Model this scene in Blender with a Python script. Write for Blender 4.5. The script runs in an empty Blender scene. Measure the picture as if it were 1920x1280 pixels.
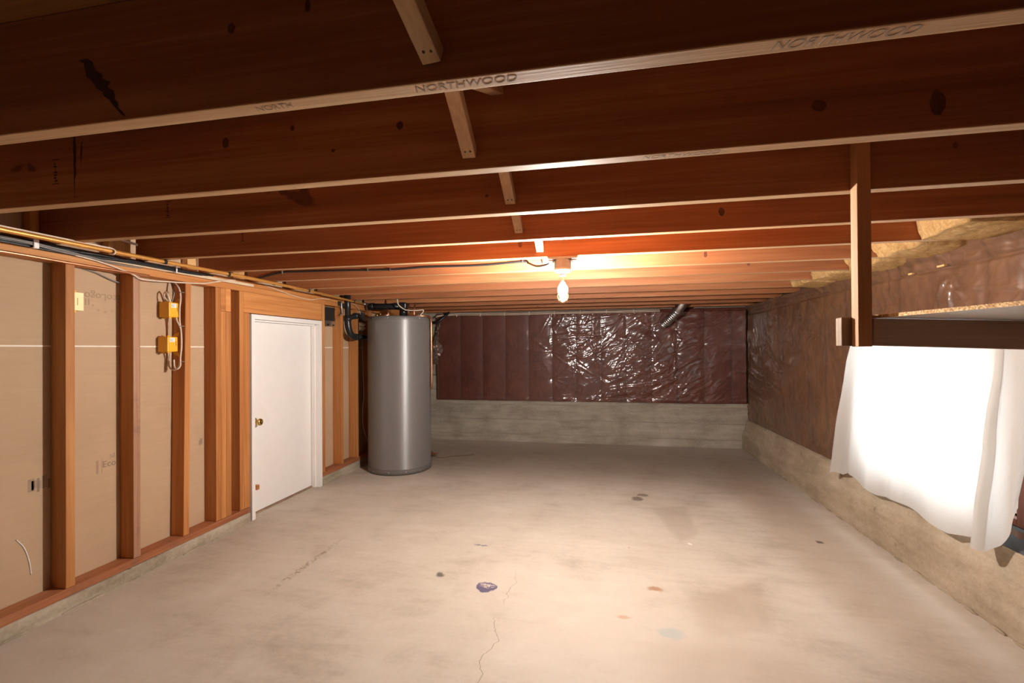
import bpy, bmesh, math, random
import numpy as np
from mathutils import Vector, Matrix, noise as mnoise

random.seed(7)
PI = math.pi
S = bpy.context.scene
COL = S.collection

# ------------------------------------------------------------------ camera, world, lights, exposure
CAM_H = 1.185
cam_d = bpy.data.cameras.new('camera')
cam = bpy.data.objects.new('camera', cam_d)
COL.objects.link(cam)
cam_d.sensor_fit = 'HORIZONTAL'
cam_d.sensor_width = 36.0
cam_d.lens = 859.333 * 36.0 / 1920.0
cam_d.shift_y = 10.651 / 1920.0
cam_d.clip_start = 0.02
_fw = Vector((-0.19037891, 0.98169602, 0.00536678))
_rt = Vector((0.98168096, 0.19041284, -0.00674133))
_up = Vector((0.00763984, -0.00398506, 0.99996288))
cam.matrix_world = Matrix((( _rt.x, _up.x, -_fw.x, 0.0), (_rt.y, _up.y, -_fw.y, 0.0),
                           (_rt.z, _up.z, -_fw.z, CAM_H), (0, 0, 0, 1)))
S.camera = cam

W = bpy.data.worlds.new('daylight')
S.world = W
W.use_nodes = True
_bg = W.node_tree.nodes['Background']
_bg.inputs[0].default_value = (0.86, 0.94, 1.0, 1)
_bg.inputs[1].default_value = 8.0

def lamp(name, kind, loc, energy, color, **kw):
    d = bpy.data.lights.new(name, kind)
    d.energy = energy
    d.color = color
    for k, v in kw.items():
        setattr(d, k, v)
    o = bpy.data.objects.new(name, d)
    o.location = loc
    COL.objects.link(o)
    return o

# sky portal just outside the window opening
portal = lamp('window_portal', 'AREA', (1.86, 2.79, 0.86), 1.0, (1, 1, 1), shape='RECTANGLE', size=1.1, size_y=0.9)
portal.rotation_euler = (0, math.radians(90), 0)
portal.data.cycles.is_portal = True

vs = S.view_settings
vs.view_transform = 'Standard'
vs.look = 'None'
vs.exposure = 0.0
vs.gamma = 1.0
vs.use_curve_mapping = False
S.cycles.use_denoising = True
S.cycles.max_bounces = 10
S.cycles.diffuse_bounces = 6
S.cycles.transparent_max_bounces = 12
S.cycles.sample_clamp_indirect = 6.0

# ------------------------------------------------------------------ material helpers
class Nodes:
    def __init__(self, name):
        self.m = bpy.data.materials.new(name)
        self.m.use_nodes = True
        self.t = self.m.node_tree
        self.t.nodes.clear()
        self.out = self.t.nodes.new('ShaderNodeOutputMaterial')
        self.tc = self.t.nodes.new('ShaderNodeTexCoord')
    def n(self, typ, **kw):
        x = self.t.nodes.new(typ)
        for k, v in kw.items():
            setattr(x, k, v)
        return x
    def set(self, sock, v):
        if isinstance(v, bpy.types.NodeSocket):
            self.t.links.new(v, sock)
        elif v is not None:
            if isinstance(v, (tuple, list)) and len(v) == 3 and sock.type == 'RGBA':
                v = (*v, 1)
            sock.default_value = v
    def math(self, op, a, b=None, c=None, clamp=False):
        x = self.n('ShaderNodeMath', operation=op, use_clamp=clamp)
        self.set(x.inputs[0], a)
        if b is not None: self.set(x.inputs[1], b)
        if c is not None: self.set(x.inputs[2], c)
        return x.outputs[0]
    def vmath(self, op, a, b=None):
        x = self.n('ShaderNodeVectorMath', operation=op)
        self.set(x.inputs[0], a)
        if b is not None: self.set(x.inputs[1], b)
        return x.outputs[1] if op in ('LENGTH', 'DISTANCE', 'DOT_PRODUCT') else x.outputs[0]
    def mapping(self, vec, loc=(0, 0, 0), rot=(0, 0, 0), scale=(1, 1, 1)):
        x = self.n('ShaderNodeMapping')
        self.set(x.inputs[0], vec)
        x.inputs[1].default_value = loc
        x.inputs[2].default_value = rot
        x.inputs[3].default_value = scale
        return x.outputs[0]
    def noise(self, vec, scale=5, detail=4, rough=0.5, dist=0.0, color=False):
        x = self.n('ShaderNodeTexNoise')
        self.set(x.inputs['Vector'], vec)
        x.inputs['Scale'].default_value = scale
        x.inputs['Detail'].default_value = detail
        x.inputs['Roughness'].default_value = rough
        x.inputs['Distortion'].default_value = dist
        return x.outputs[1] if color else x.outputs[0]
    def voronoi(self, vec, scale=5, out=0, feature='F1'):
        x = self.n('ShaderNodeTexVoronoi', feature=feature)
        self.set(x.inputs['Vector'], vec)
        x.inputs['Scale'].default_value = scale
        return x.outputs[out]
    def ramp(self, fac, stops):
        x = self.n('ShaderNodeValToRGB')
        self.set(x.inputs[0], fac)
        el = x.color_ramp.elements
        while len(el) < len(stops): el.new(0.5)
        for e, (p, c) in zip(el, stops):
            e.position = p
            e.color = (*c, 1) if len(c) == 3 else c
        return x.outputs[0]
    def smooth(self, v, a, b):
        x = self.n('ShaderNodeMapRange', interpolation_type='SMOOTHSTEP')
        self.set(x.inputs[0], v)
        x.inputs[1].default_value = a; x.inputs[2].default_value = b
        x.inputs[3].default_value = 0.0; x.inputs[4].default_value = 1.0
        return x.outputs[0]
    def mix(self, fac, a, b, blend='MIX'):
        x = self.n('ShaderNodeMix', data_type='RGBA', blend_type=blend)
        self.set(x.inputs[0], fac); self.set(x.inputs[6], a); self.set(x.inputs[7], b)
        return x.outputs[2]
    def sep(self, v):
        x = self.n('ShaderNodeSeparateXYZ'); self.set(x.inputs[0], v); return x.outputs
    def comb(self, a=0.0, b=0.0, c=0.0):
        x = self.n('ShaderNodeCombineXYZ')
        self.set(x.inputs[0], a); self.set(x.inputs[1], b); self.set(x.inputs[2], c); return x.outputs[0]
    def bump(self, h, strength=0.3, dist=0.01, normal=None):
        x = self.n('ShaderNodeBump')
        x.inputs['Strength'].default_value = strength
        x.inputs['Distance'].default_value = dist
        self.set(x.inputs['Height'], h)
        if normal is not None: self.set(x.inputs['Normal'], normal)
        return x.outputs[0]
    def principled(self, color, rough=0.6, metal=0.0, spec=0.5, normal=None, **kw):
        x = self.n('ShaderNodeBsdfPrincipled')
        self.set(x.inputs['Base Color'], color)
        self.set(x.inputs['Roughness'], rough)
        self.set(x.inputs['Metallic'], metal)
        self.set(x.inputs['Specular IOR Level'], spec)
        if normal is not None: self.set(x.inputs['Normal'], normal)
        for k, v in kw.items():
            self.set(x.inputs[k.replace('_', ' ')], v)
        self.t.links.new(x.outputs[0], self.out.inputs[0])
        return x
    @property
    def obj(self): return self.tc.outputs['Object']
    def rnd(self):
        return self.n('ShaderNodeObjectInfo').outputs['Random']

def hexlin(r, g, b):
    f = lambda c: (c / 255 / 12.92) if c <= 10 else ((c / 255 + 0.055) / 1.055) ** 2.4
    return (f(r), f(g), f(b))

_cache = {}
def plain(name, col, rough=0.5, metal=0.0, spec=0.5, var=0.08, **kw):
    if name in _cache: return _cache[name]
    g = Nodes(name)
    nz = g.noise(g.obj, 14, 5, 0.6)
    lo = tuple(c * (1 - var) for c in col); hi = tuple(min(1, c * (1 + var)) for c in col)
    c = g.ramp(nz, [(0.3, lo), (0.7, hi)])
    nrm = g.bump(g.noise(g.obj, 60, 3), 0.05, 0.003)
    g.principled(c, rough, metal, spec, nrm, **kw)
    _cache[name] = g.m
    return g.m

def wood(name, axis, dark, mid, light, rough=0.62, knots=1.0, knot_col=hexlin(84, 44, 26), dirt=0.0, tint=0.25):
    """sawn softwood with the grain along a local axis"""
    if name in _cache: return _cache[name]
    g = Nodes(name)
    r = g.rnd()
    off = g.comb(g.math('MULTIPLY', r, 37.0), g.math('MULTIPLY', r, 91.0), g.math('MULTIPLY', r, 53.0))
    p = g.vmath('ADD', g.obj, off)
    sc = [9.0, 9.0, 9.0]; sc['xyz'.index(axis)] = 0.55
    pl = [46.0, 46.0, 46.0]; pl['xyz'.index(axis)] = 1.1
    kn = [7.0, 7.0, 7.0]; kn['xyz'.index(axis)] = 2.1
    broad = g.noise(g.mapping(p, scale=tuple(sc)), 1.0, 3, 0.55, 0.6)
    fine = g.noise(g.mapping(p, scale=tuple(pl)), 1.6, 5, 0.65, 0.3)
    f = g.math('ADD', g.math('MULTIPLY', broad, 0.62), g.math('MULTIPLY', fine, 0.42))
    col = g.ramp(f, [(0.34, dark), (0.52, mid), (0.70, light)])
    # overall tint differing from board to board
    v = g.math('ADD', g.math('MULTIPLY', r, tint), 1.0 - tint * 0.5)
    hsv = g.n('ShaderNodeHueSaturation')
    g.set(hsv.inputs['Value'], v); g.set(hsv.inputs['Color'], col)
    col = hsv.outputs[0]
    # knots
    kp = g.vmath('ADD', g.mapping(p, scale=tuple(kn)), g.vmath('SCALE', g.noise(p, 9, 2, color=True)))
    vd = g.n('ShaderNodeTexVoronoi'); g.set(vd.inputs['Vector'], kp); vd.inputs['Scale'].default_value = 0.9
    cellr = g.sep(vd.outputs['Color'])[0]
    size = g.math('MULTIPLY', g.math('SUBTRACT', cellr, 0.62), 0.42)
    km = g.smooth(g.math('SUBTRACT', vd.outputs['Distance'], size), 0.05, -0.03)
    col = g.mix(g.math('MULTIPLY', km, 0.78 * knots), col, knot_col)
    if dirt:
        dm = g.smooth(g.noise(g.mapping(p, scale=(3, 3, 3)), 1.4, 5, 0.7), 0.52, 0.72)
        col = g.mix(g.math('MULTIPLY', dm, dirt), col, (0.10, 0.075, 0.055))
    nrm = g.bump(fine, 0.22, 0.004)
    g.principled(col, rough, 0, 0.35, nrm)
    _cache[name] = g.m
    return g.m

OLD = dict(dark=hexlin(129, 76, 44), mid=hexlin(159, 97, 59), light=hexlin(182, 123, 80))
STUD = dict(dark=hexlin(150, 92, 46), mid=hexlin(184, 121, 66), light=hexlin(206, 147, 90))
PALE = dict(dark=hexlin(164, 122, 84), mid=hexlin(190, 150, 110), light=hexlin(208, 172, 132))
BLOND = dict(dark=hexlin(186, 138, 84), mid=hexlin(208, 164, 108), light=hexlin(222, 184, 132))
M_JOIST = wood('joist_wood', 'x', **OLD)
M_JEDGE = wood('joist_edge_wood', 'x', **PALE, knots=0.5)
M_STUDZ = wood('stud_wood', 'z', **STUD)
M_STUDGREY = wood('weathered_stud_wood', 'z', hexlin(128, 84, 58), hexlin(168, 124, 96), hexlin(186, 148, 122), dirt=0.7)
M_PLATE = wood('plate_wood', 'y', **STUD)
M_SILL = wood('sill_wood', 'y', hexlin(128, 72, 44), hexlin(164, 102, 66), hexlin(186, 128, 92), dirt=0.45)
M_HDR = wood('header_wood', 'y', hexlin(160, 98, 50), hexlin(192, 126, 70), hexlin(212, 150, 92))
M_STRUT = wood('bridging_wood', 'y', **PALE, knots=0.4)
M_POST = wood('post_wood', 'z', hexlin(146, 98, 62), hexlin(172, 120, 78), hexlin(190, 142, 98), knots=0.25)
M_RAIL = wood('rail_wood', 'x', hexlin(124, 94, 78), hexlin(152, 120, 102), hexlin(168, 138, 120), dirt=0.35)
M_BLOCK = wood('block_wood', 'z', **BLOND)
M_GREYWOOD = wood('grey_wood', 'z', hexlin(112, 92, 74), hexlin(150, 126, 102), hexlin(174, 150, 124), dirt=0.5)
M_REDWOOD = wood('window_frame_wood', 'z', hexlin(96, 50, 36), hexlin(120, 66, 48), hexlin(140, 84, 62))

M_WHITE = plain('white_paint', hexlin(238, 234, 230), 0.45, var=0.015)
M_BRASS = plain('brass', (0.72, 0.50, 0.18), 0.25, 1.0, var=0.05)
M_COPPER = plain('copper', (0.72, 0.34, 0.18), 0.35, 1.0, var=0.15)
M_PIPE = plain('lacquered_brass_pipe', hexlin(206, 146, 72), 0.38, 0.45, var=0.12)
M_BLACK = plain('black_cable_sheath', (0.018, 0.018, 0.020), 0.42)
M_ABS = plain('black_pipe_plastic', (0.016, 0.016, 0.017), 0.30)
M_GREYCABLE = plain('grey_cable_sheath', (0.22, 0.20, 0.18), 0.5)
M_WCABLE = plain('white_cable_sheath', hexlin(214, 196, 176), 0.5)
M_YELLOW = plain('yellow_plastic', hexlin(236, 178, 36), 0.42, var=0.05)
M_PALEYEL = plain('pale_box_face', hexlin(250, 236, 176), 0.45, var=0.03)
M_LABEL = plain('paper_label', hexlin(232, 228, 224), 0.6, var=0.05)
M_INK = plain('grey_ink', (0.06, 0.055, 0.05), 0.8)
M_TANK = plain('grey_enamel', hexlin(112, 108, 106), 0.33, 0.0, 0.5, var=0.02)
M_TANKTOP = plain('grey_enamel_cap', hexlin(104, 101, 99), 0.4, var=0.03)
M_STEEL = plain('galvanised_steel', (0.62, 0.62, 0.63), 0.32, 1.0, var=0.15)
M_DARKMETAL = plain('dark_metal', (0.03, 0.027, 0.025), 0.5, 0.3)
M_LBOX = plain('lamp_box_grey', hexlin(176, 172, 172), 0.5, 0.2)
M_PORC = plain('porcelain', hexlin(240, 236, 228), 0.3, var=0.02)
M_SUBFLOOR = wood('subfloor_ply', 'x', hexlin(116, 74, 34), hexlin(150, 100, 50), hexlin(172, 122, 66), knots=0.6)
M_STRIP = plain('pale_strip', hexlin(206, 186, 158), 0.75)
M_LEAF = plain('dry_leaf', hexlin(126, 78, 40), 0.8, var=0.3)

def mat_chip():
    g = Nodes('particle_board')
    n1 = g.voronoi(g.obj, 260, 1)
    c = g.ramp(g.sep(n1)[0], [(0.0, hexlin(150, 104, 58)), (0.5, hexlin(204, 158, 100)), (1.0, hexlin(232, 200, 150))])
    g.principled(c, 0.8, normal=g.bump(g.sep(n1)[1], 0.4, 0.003))
    return g.m
M_CHIP = mat_chip()
M_MELAMINE = plain('white_melamine', hexlin(222, 220, 218), 0.4, var=0.02)

def mat_floor():
    g = Nodes('floor_concrete')
    p = g.obj
    big = g.noise(p, 0.9, 6, 0.6, 0.4)
    mid = g.noise(p, 3.4, 6, 0.62, 0.8)
    fine = g.noise(p, 42, 6, 0.7)
    streak = g.noise(g.mapping(p, rot=(0, 0, 0.25), scale=(2.0, 9.0, 1)), 1.3, 5, 0.6, 0.5)
    f = g.math('ADD', g.math('MULTIPLY', big, 0.42), g.math('MULTIPLY', mid, 0.30))
    f = g.math('ADD', f, g.math('MULTIPLY', streak, 0.20))
    f = g.math('ADD', f, g.math('MULTIPLY', fine, 0.12))
    col = g.ramp(f, [(0.36, hexlin(158, 146, 131)), (0.50, hexlin(189, 179, 165)), (0.66, hexlin(205, 196, 183))])
    x, y, z = g.sep(p)
    flat = g.comb(x, y, 0.0)
    wob = g.vmath('SCALE', g.vmath('SUBTRACT', g.noise(p, 22, 4, color=True), (0.5, 0.5, 0.5)))
    wob.node.inputs[3].default_value = 0.05
    pw = g.vmath('ADD', flat, wob)
    def blot(cx, cy, rx, ry, soft=0.12, rot=0.0, src=None):
        q = g.mapping(g.vmath('SUBTRACT', src or pw, (cx, cy, 0)), rot=(0, 0, rot), scale=(1 / rx, 1 / ry, 0))
        return g.smooth(g.vmath('LENGTH', q), 1.0 + soft, 1.0 - soft)
    def poly(pts, soft=0.02):
        m_ = None
        for (xa, ya), (xb, yb) in zip(pts, pts[1:] + pts[:1]):
            ex, ey = xb - xa, yb - ya; L_ = math.hypot(ex, ey)
            nx_, ny_ = ey / L_, -ex / L_          # inward for clockwise order
            d_ = g.vmath('DOT_PRODUCT', g.vmath('SUBTRACT', pw, (xa, ya, 0)), (nx_, ny_, 0))
            k_ = g.smooth(d_, -soft, soft)
            m_ = k_ if m_ is None else g.math('MULTIPLY', m_, k_)
        return m_
    def lay(mask, c, a):
        nonlocal col
        col = g.mix(g.math('MULTIPLY', mask, a), col, c)
    # darker repaired patches, then soft-edged darker areas
    lay(poly([(0.362, 3.552), (0.615, 3.643), (0.605, 3.112), (0.467, 2.94)], 0.03), hexlin(154, 139, 122), 0.40)
    lay(poly([(0.40, 2.30), (0.80, 2.55), (0.70, 2.10), (0.41, 2.00)], 0.035), hexlin(160, 145, 128), 0.5)
    lay(blot(0.46, 1.78, 0.30, 0.20, 0.5), hexlin(150, 132, 112), 0.45)
    lay(blot(-0.3, 4.9, 2.4, 0.7, 0.6), hexlin(122, 102, 82), 0.5)
    lay(blot(1.25, 3.2, 0.20, 1.9, 0.5, 0.05), hexlin(142, 116, 90), 0.35)
    # paler soft-edged area
    lay(blot(0.15, 1.9, 0.55, 0.42, 0.5), hexlin(206, 196, 182), 0.45)
    # spots
    lay(blot(0.273, 3.747, 0.045, 0.05, 0.3), hexlin(92, 74, 56), 0.75)
    lay(blot(0.323, 3.85, 0.04, 0.035, 0.3), hexlin(92, 74, 56), 0.7)
    lay(blot(-0.843, 2.308, 0.022, 0.022, 0.5), hexlin(62, 44, 28), 0.8)
    lay(blot(0.25, 2.357, 0.035, 0.02, 0.5), hexlin(152, 102, 62), 0.75)
    lay(blot(0.09, 2.09, 0.03, 0.012, 0.5), hexlin(178, 132, 98), 0.6)
    lay(blot(0.277, 2.004, 0.05, 0.035, 0.4), hexlin(164, 176, 176), 0.6)
    lay(blot(0.520, 2.942, 0.012, 0.012, 0.3), hexlin(232, 226, 216), 0.9)
    lay(blot(1.30, 3.1, 0.02, 0.02, 0.3), hexlin(70, 56, 44), 0.8)
    # long scuff near the door
    scuff = g.math('MULTIPLY', blot(-1.61, 2.30, 0.018, 0.30, 0.5, 0.02), g.smooth(fine, 0.45, 0.6))
    lay(scuff, hexlin(112, 92, 72), 0.7)
    # violet paint spill with chipped middle, and its smears
    pm = blot(-0.567, 2.230, 0.052, 0.046, 0.08)
    chip = g.math('MULTIPLY', blot(-0.568, 2.245, 0.034, 0.022, 0.4), g.smooth(g.noise(p, 90, 3), 0.44, 0.52))
    lay(g.math('MULTIPLY', pm, g.math('SUBTRACT', 1.0, chip)), hexlin(84, 78, 108), 0.95)
    lay(g.math('MULTIPLY', blot(-0.715, 2.70, 0.042, 0.012, 0.3, -0.75), g.smooth(fine, 0.40, 0.52)), hexlin(96, 86, 108), 0.85)
    # crack wandering towards the camera
    cn = g.n('ShaderNodeTexNoise', noise_dimensions='1D')
    g.set(cn.inputs['W'], y); cn.inputs['Scale'].default_value = 4.2; cn.inputs['Detail'].default_value = 7
    cx = g.math('ADD', g.math('MULTIPLY', g.math('SUBTRACT', cn.outputs[0], 0.5), 0.16), -0.452)
    cd = g.math('ABSOLUTE', g.math('SUBTRACT', x, cx))
    cm = g.math('MULTIPLY', g.smooth(cd, 0.0024, 0.0006), g.smooth(y, 2.5, 2.2))
    lay(g.math('MULTIPLY', cm, g.smooth(mid, 0.34, 0.52)), hexlin(120, 94, 70), 0.7)
    # specks
    sp = g.n('ShaderNodeTexVoronoi'); g.set(sp.inputs['Vector'], flat); sp.inputs['Scale'].default_value = 5.5
    spm = g.math('MULTIPLY', g.smooth(sp.outputs['Distance'], 0.032, 0.018), g.smooth(g.sep(sp.outputs['Color'])[0], 0.66, 0.7))
    lay(spm, hexlin(72, 56, 42), 0.8)
    nrm = g.bump(g.math('ADD', fine, g.math('MULTIPLY', mid, 0.6)), 0.10, 0.006)
    g.principled(col, g.math('ADD', g.math('MULTIPLY', mid, 0.2), 0.48), 0, 0.35, nrm)
    return g.m
M_FLOOR = mat_floor()

def mat_concrete(name, c0, c1, c2, boards=None, pits=True):
    g = Nodes(name)
    p = g.obj
    a = g.noise(p, 2.2, 6, 0.62, 0.5)
    b = g.noise(g.mapping(p, scale=(1, 1, 6)), 2.4, 6, 0.65, 0.3)
    c = g.noise(p, 55, 5, 0.7)
    f = g.math('ADD', g.math('MULTIPLY', a, 0.45), g.math('ADD', g.math('MULTIPLY', b, 0.38), g.math('MULTIPLY', c, 0.2)))
    col = g.ramp(f, [(0.38, c0), (0.52, c1), (0.66, c2)])
    h = g.math('ADD', g.math('MULTIPLY', b, 0.5), g.math('MULTIPLY', c, 0.6))
    if boards:      # form-board lines cast into the face
        z = g.sep(p)[2]
        wob = g.math('MULTIPLY', g.math('SUBTRACT', g.noise(p, 1.3, 3), 0.5), 0.03)
        fr = g.math('ABSOLUTE', g.math('SUBTRACT', g.math('FRACT', g.math('DIVIDE', g.math('ADD', z, wob), boards)), 0.5))
        ln = g.smooth(fr, 0.045, 0.0)
        ln = g.math('MULTIPLY', ln, g.smooth(a, 0.42, 0.60))
        col = g.mix(g.math('MULTIPLY', ln, 0.38), col, tuple(x * 0.45 for x in c0))
        h = g.math('SUBTRACT', h, ln)
    if pits:
        v = g.n('ShaderNodeTexVoronoi'); g.set(v.inputs['Vector'], g.vmath('ADD', p, (3.1, 1.7, 0.4))); v.inputs['Scale'].default_value = 9
        pm = g.math('MULTIPLY', g.smooth(v.outputs['Distance'], 0.16, 0.08), g.smooth(g.sep(v.outputs['Color'])[1], 0.72, 0.78))
        pm = g.math('MULTIPLY', pm, g.smooth(c, 0.42, 0.55))
        col = g.mix(g.math('MULTIPLY', pm, 0.7), col, tuple(x * 0.35 for x in c0))
        h = g.math('SUBTRACT', h, pm)
    g.principled(col, 0.85, 0, 0.25, g.bump(h, 0.45, 0.012))
    return g.m
M_CONC_BACK = mat_concrete('form_board_concrete', hexlin(134, 124, 110), hexlin(168, 159, 144), hexlin(192, 183, 168), 0.19)
M_CONC_RIGHT = mat_concrete('footing_concrete', hexlin(138, 122, 102), hexlin(168, 152, 130), hexlin(188, 173, 152))
M_CONC_LEFT = mat_concrete('rough_curb_concrete', hexlin(118, 108, 92), hexlin(162, 150, 130), hexlin(192, 182, 162))

def mat_board():
    g = Nodes('brown_board_paper')
    p = g.obj
    st = g.noise(g.mapping(p, scale=(1, 3.2, 42)), 1.6, 4, 0.6)
    bl = g.noise(p, 1.7, 4, 0.6)
    f = g.math('ADD', g.math('MULTIPLY', st, 0.25), g.math('MULTIPLY', bl, 0.75))
    col = g.ramp(f, [(0.30, hexlin(178, 150, 120)), (0.70, hexlin(194, 166, 136))])
    g.principled(col, 0.85, 0, 0.2, g.bump(st, 0.06, 0.003))
    return g.m
M_BOARD = mat_board()

def mat_plastic(name, c0, c1, coat, crough, seam_axis, seam0, seam_w, mottled=0.5, haze=0.0):
    g = Nodes(name)
    p = g.obj
    a = g.noise(p, 2.6, 6, 0.65, 0.4)
    b = g.noise(g.mapping(p, scale=(3, 3, 1)), 9, 5, 0.6)
    f = g.math('ADD', g.math('MULTIPLY', a, 0.6), g.math('MULTIPLY', b, 0.4))
    col = g.ramp(f, [(0.34, c0), (0.66, c1)])
    ax = g.sep(p)['xyz'.index(seam_axis)]
    fr = g.math('ABSOLUTE', g.math('SUBTRACT', g.math('FRACT', g.math('DIVIDE', g.math('SUBTRACT', ax, seam0), seam_w)), 0.5))
    sm = g.smooth(g.math('ADD', fr, g.math('MULTIPLY', g.math('SUBTRACT', a, 0.5), 0.04)), 0.462, 0.485)
    col = g.mix(g.math('MULTIPLY', sm, mottled), col, hexlin(64, 46, 32))
    if haze:
        hz = g.smooth(g.noise(g.mapping(p, rot=(0.5, 0, 0)), 3.0, 7, 0.75, 1.5), 0.5, 0.75)
        col = g.mix(g.math('MULTIPLY', hz, haze), col, hexlin(150, 110, 92))
    wr = g.noise(p, 14, 3, 0.5, 1.0)
    n2 = g.bump(wr, 0.12, 0.004)
    g.principled(col, 0.55, 0, 0.4, g.bump(b, 0.15, 0.01), Coat_Weight=coat, Coat_Roughness=crough, Coat_Normal=n2)
    return g.m

def mat_curtain():
    g = Nodes('white_curtain_cloth')
    wv = g.noise(g.mapping(g.obj, scale=(1, 60, 60)), 8, 2)
    col = g.ramp(wv, [(0.2, hexlin(212, 207, 200)), (0.8, hexlin(228, 224, 218))])
    d = g.n('ShaderNodeBsdfDiffuse'); g.set(d.inputs[0], col)
    t = g.n('ShaderNodeBsdfTranslucent'); g.set(t.inputs[0], col)
    nrm = g.bump(g.noise(g.obj, 18, 4), 0.3, 0.01)
    g.set(d.inputs['Normal'], nrm); g.set(t.inputs['Normal'], nrm)
    m = g.n('ShaderNodeMixShader'); m.inputs[0].default_value = 0.45
    g.t.links.new(d.outputs[0], m.inputs[1]); g.t.links.new(t.outputs[0], m.inputs[2])
    g.t.links.new(m.outputs[0], g.out.inputs[0])
    return g.m
M_CURTAIN = mat_curtain()

def mat_thin_glass(name, tint=(1, 1, 1), refl=0.08):
    g = Nodes(name)
    t = g.n('ShaderNodeBsdfTransparent'); g.set(t.inputs[0], tint)
    s = g.n('ShaderNodeBsdfGlossy'); s.inputs['Roughness'].default_value = 0.03
    lw = g.n('ShaderNodeLayerWeight'); lw.inputs[0].default_value = 0.5
    f = g.math('ADD', g.math('MULTIPLY', g.math('POWER', lw.outputs['Facing'], 4.0), 0.7), 0.04)
    m = g.n('ShaderNodeMixShader')
    g.set(m.inputs[0], f)
    g.t.links.new(t.outputs[0], m.inputs[1]); g.t.links.new(s.outputs[0], m.inputs[2])
    g.t.links.new(m.outputs[0], g.out.inputs[0])
    return g.m
M_GLASS = mat_thin_glass('window_glass')
M_BULBGLASS = mat_thin_glass('bulb_glass', (1.0, 0.98, 0.95))

def mat_emit(name, col, strength):
    g = Nodes(name)
    e = g.n('ShaderNodeEmission'); g.set(e.inputs[0], col); e.inputs[1].default_value = strength
    g.t.links.new(e.outputs[0], g.out.inputs[0])
    return g.m
M_FILAMENT = mat_emit('glowing_filament', (1.0, 0.965, 0.93), 5800.0)
M_FILDIM = mat_emit('dim_filament', (1.0, 0.74, 0.42), 1.6)

def mat_wool():
    g = Nodes('yellow_glass_wool')
    n = g.noise(g.obj, 30, 8, 0.75, 1.0)
    c = g.ramp(n, [(0.3, hexlin(178, 130, 76)), (0.55, hexlin(214, 172, 116)), (0.75, hexlin(232, 202, 156))])
    g.principled(c, 0.95, 0, 0.1, g.bump(n, 0.9, 0.02))
    return g.m
M_WOOL = mat_wool()

# ------------------------------------------------------------------ mesh helpers
def world_loc(o):
    v = Vector((0, 0, 0))
    while o is not None:
        v += o.location; o = o.parent
    return v

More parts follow.
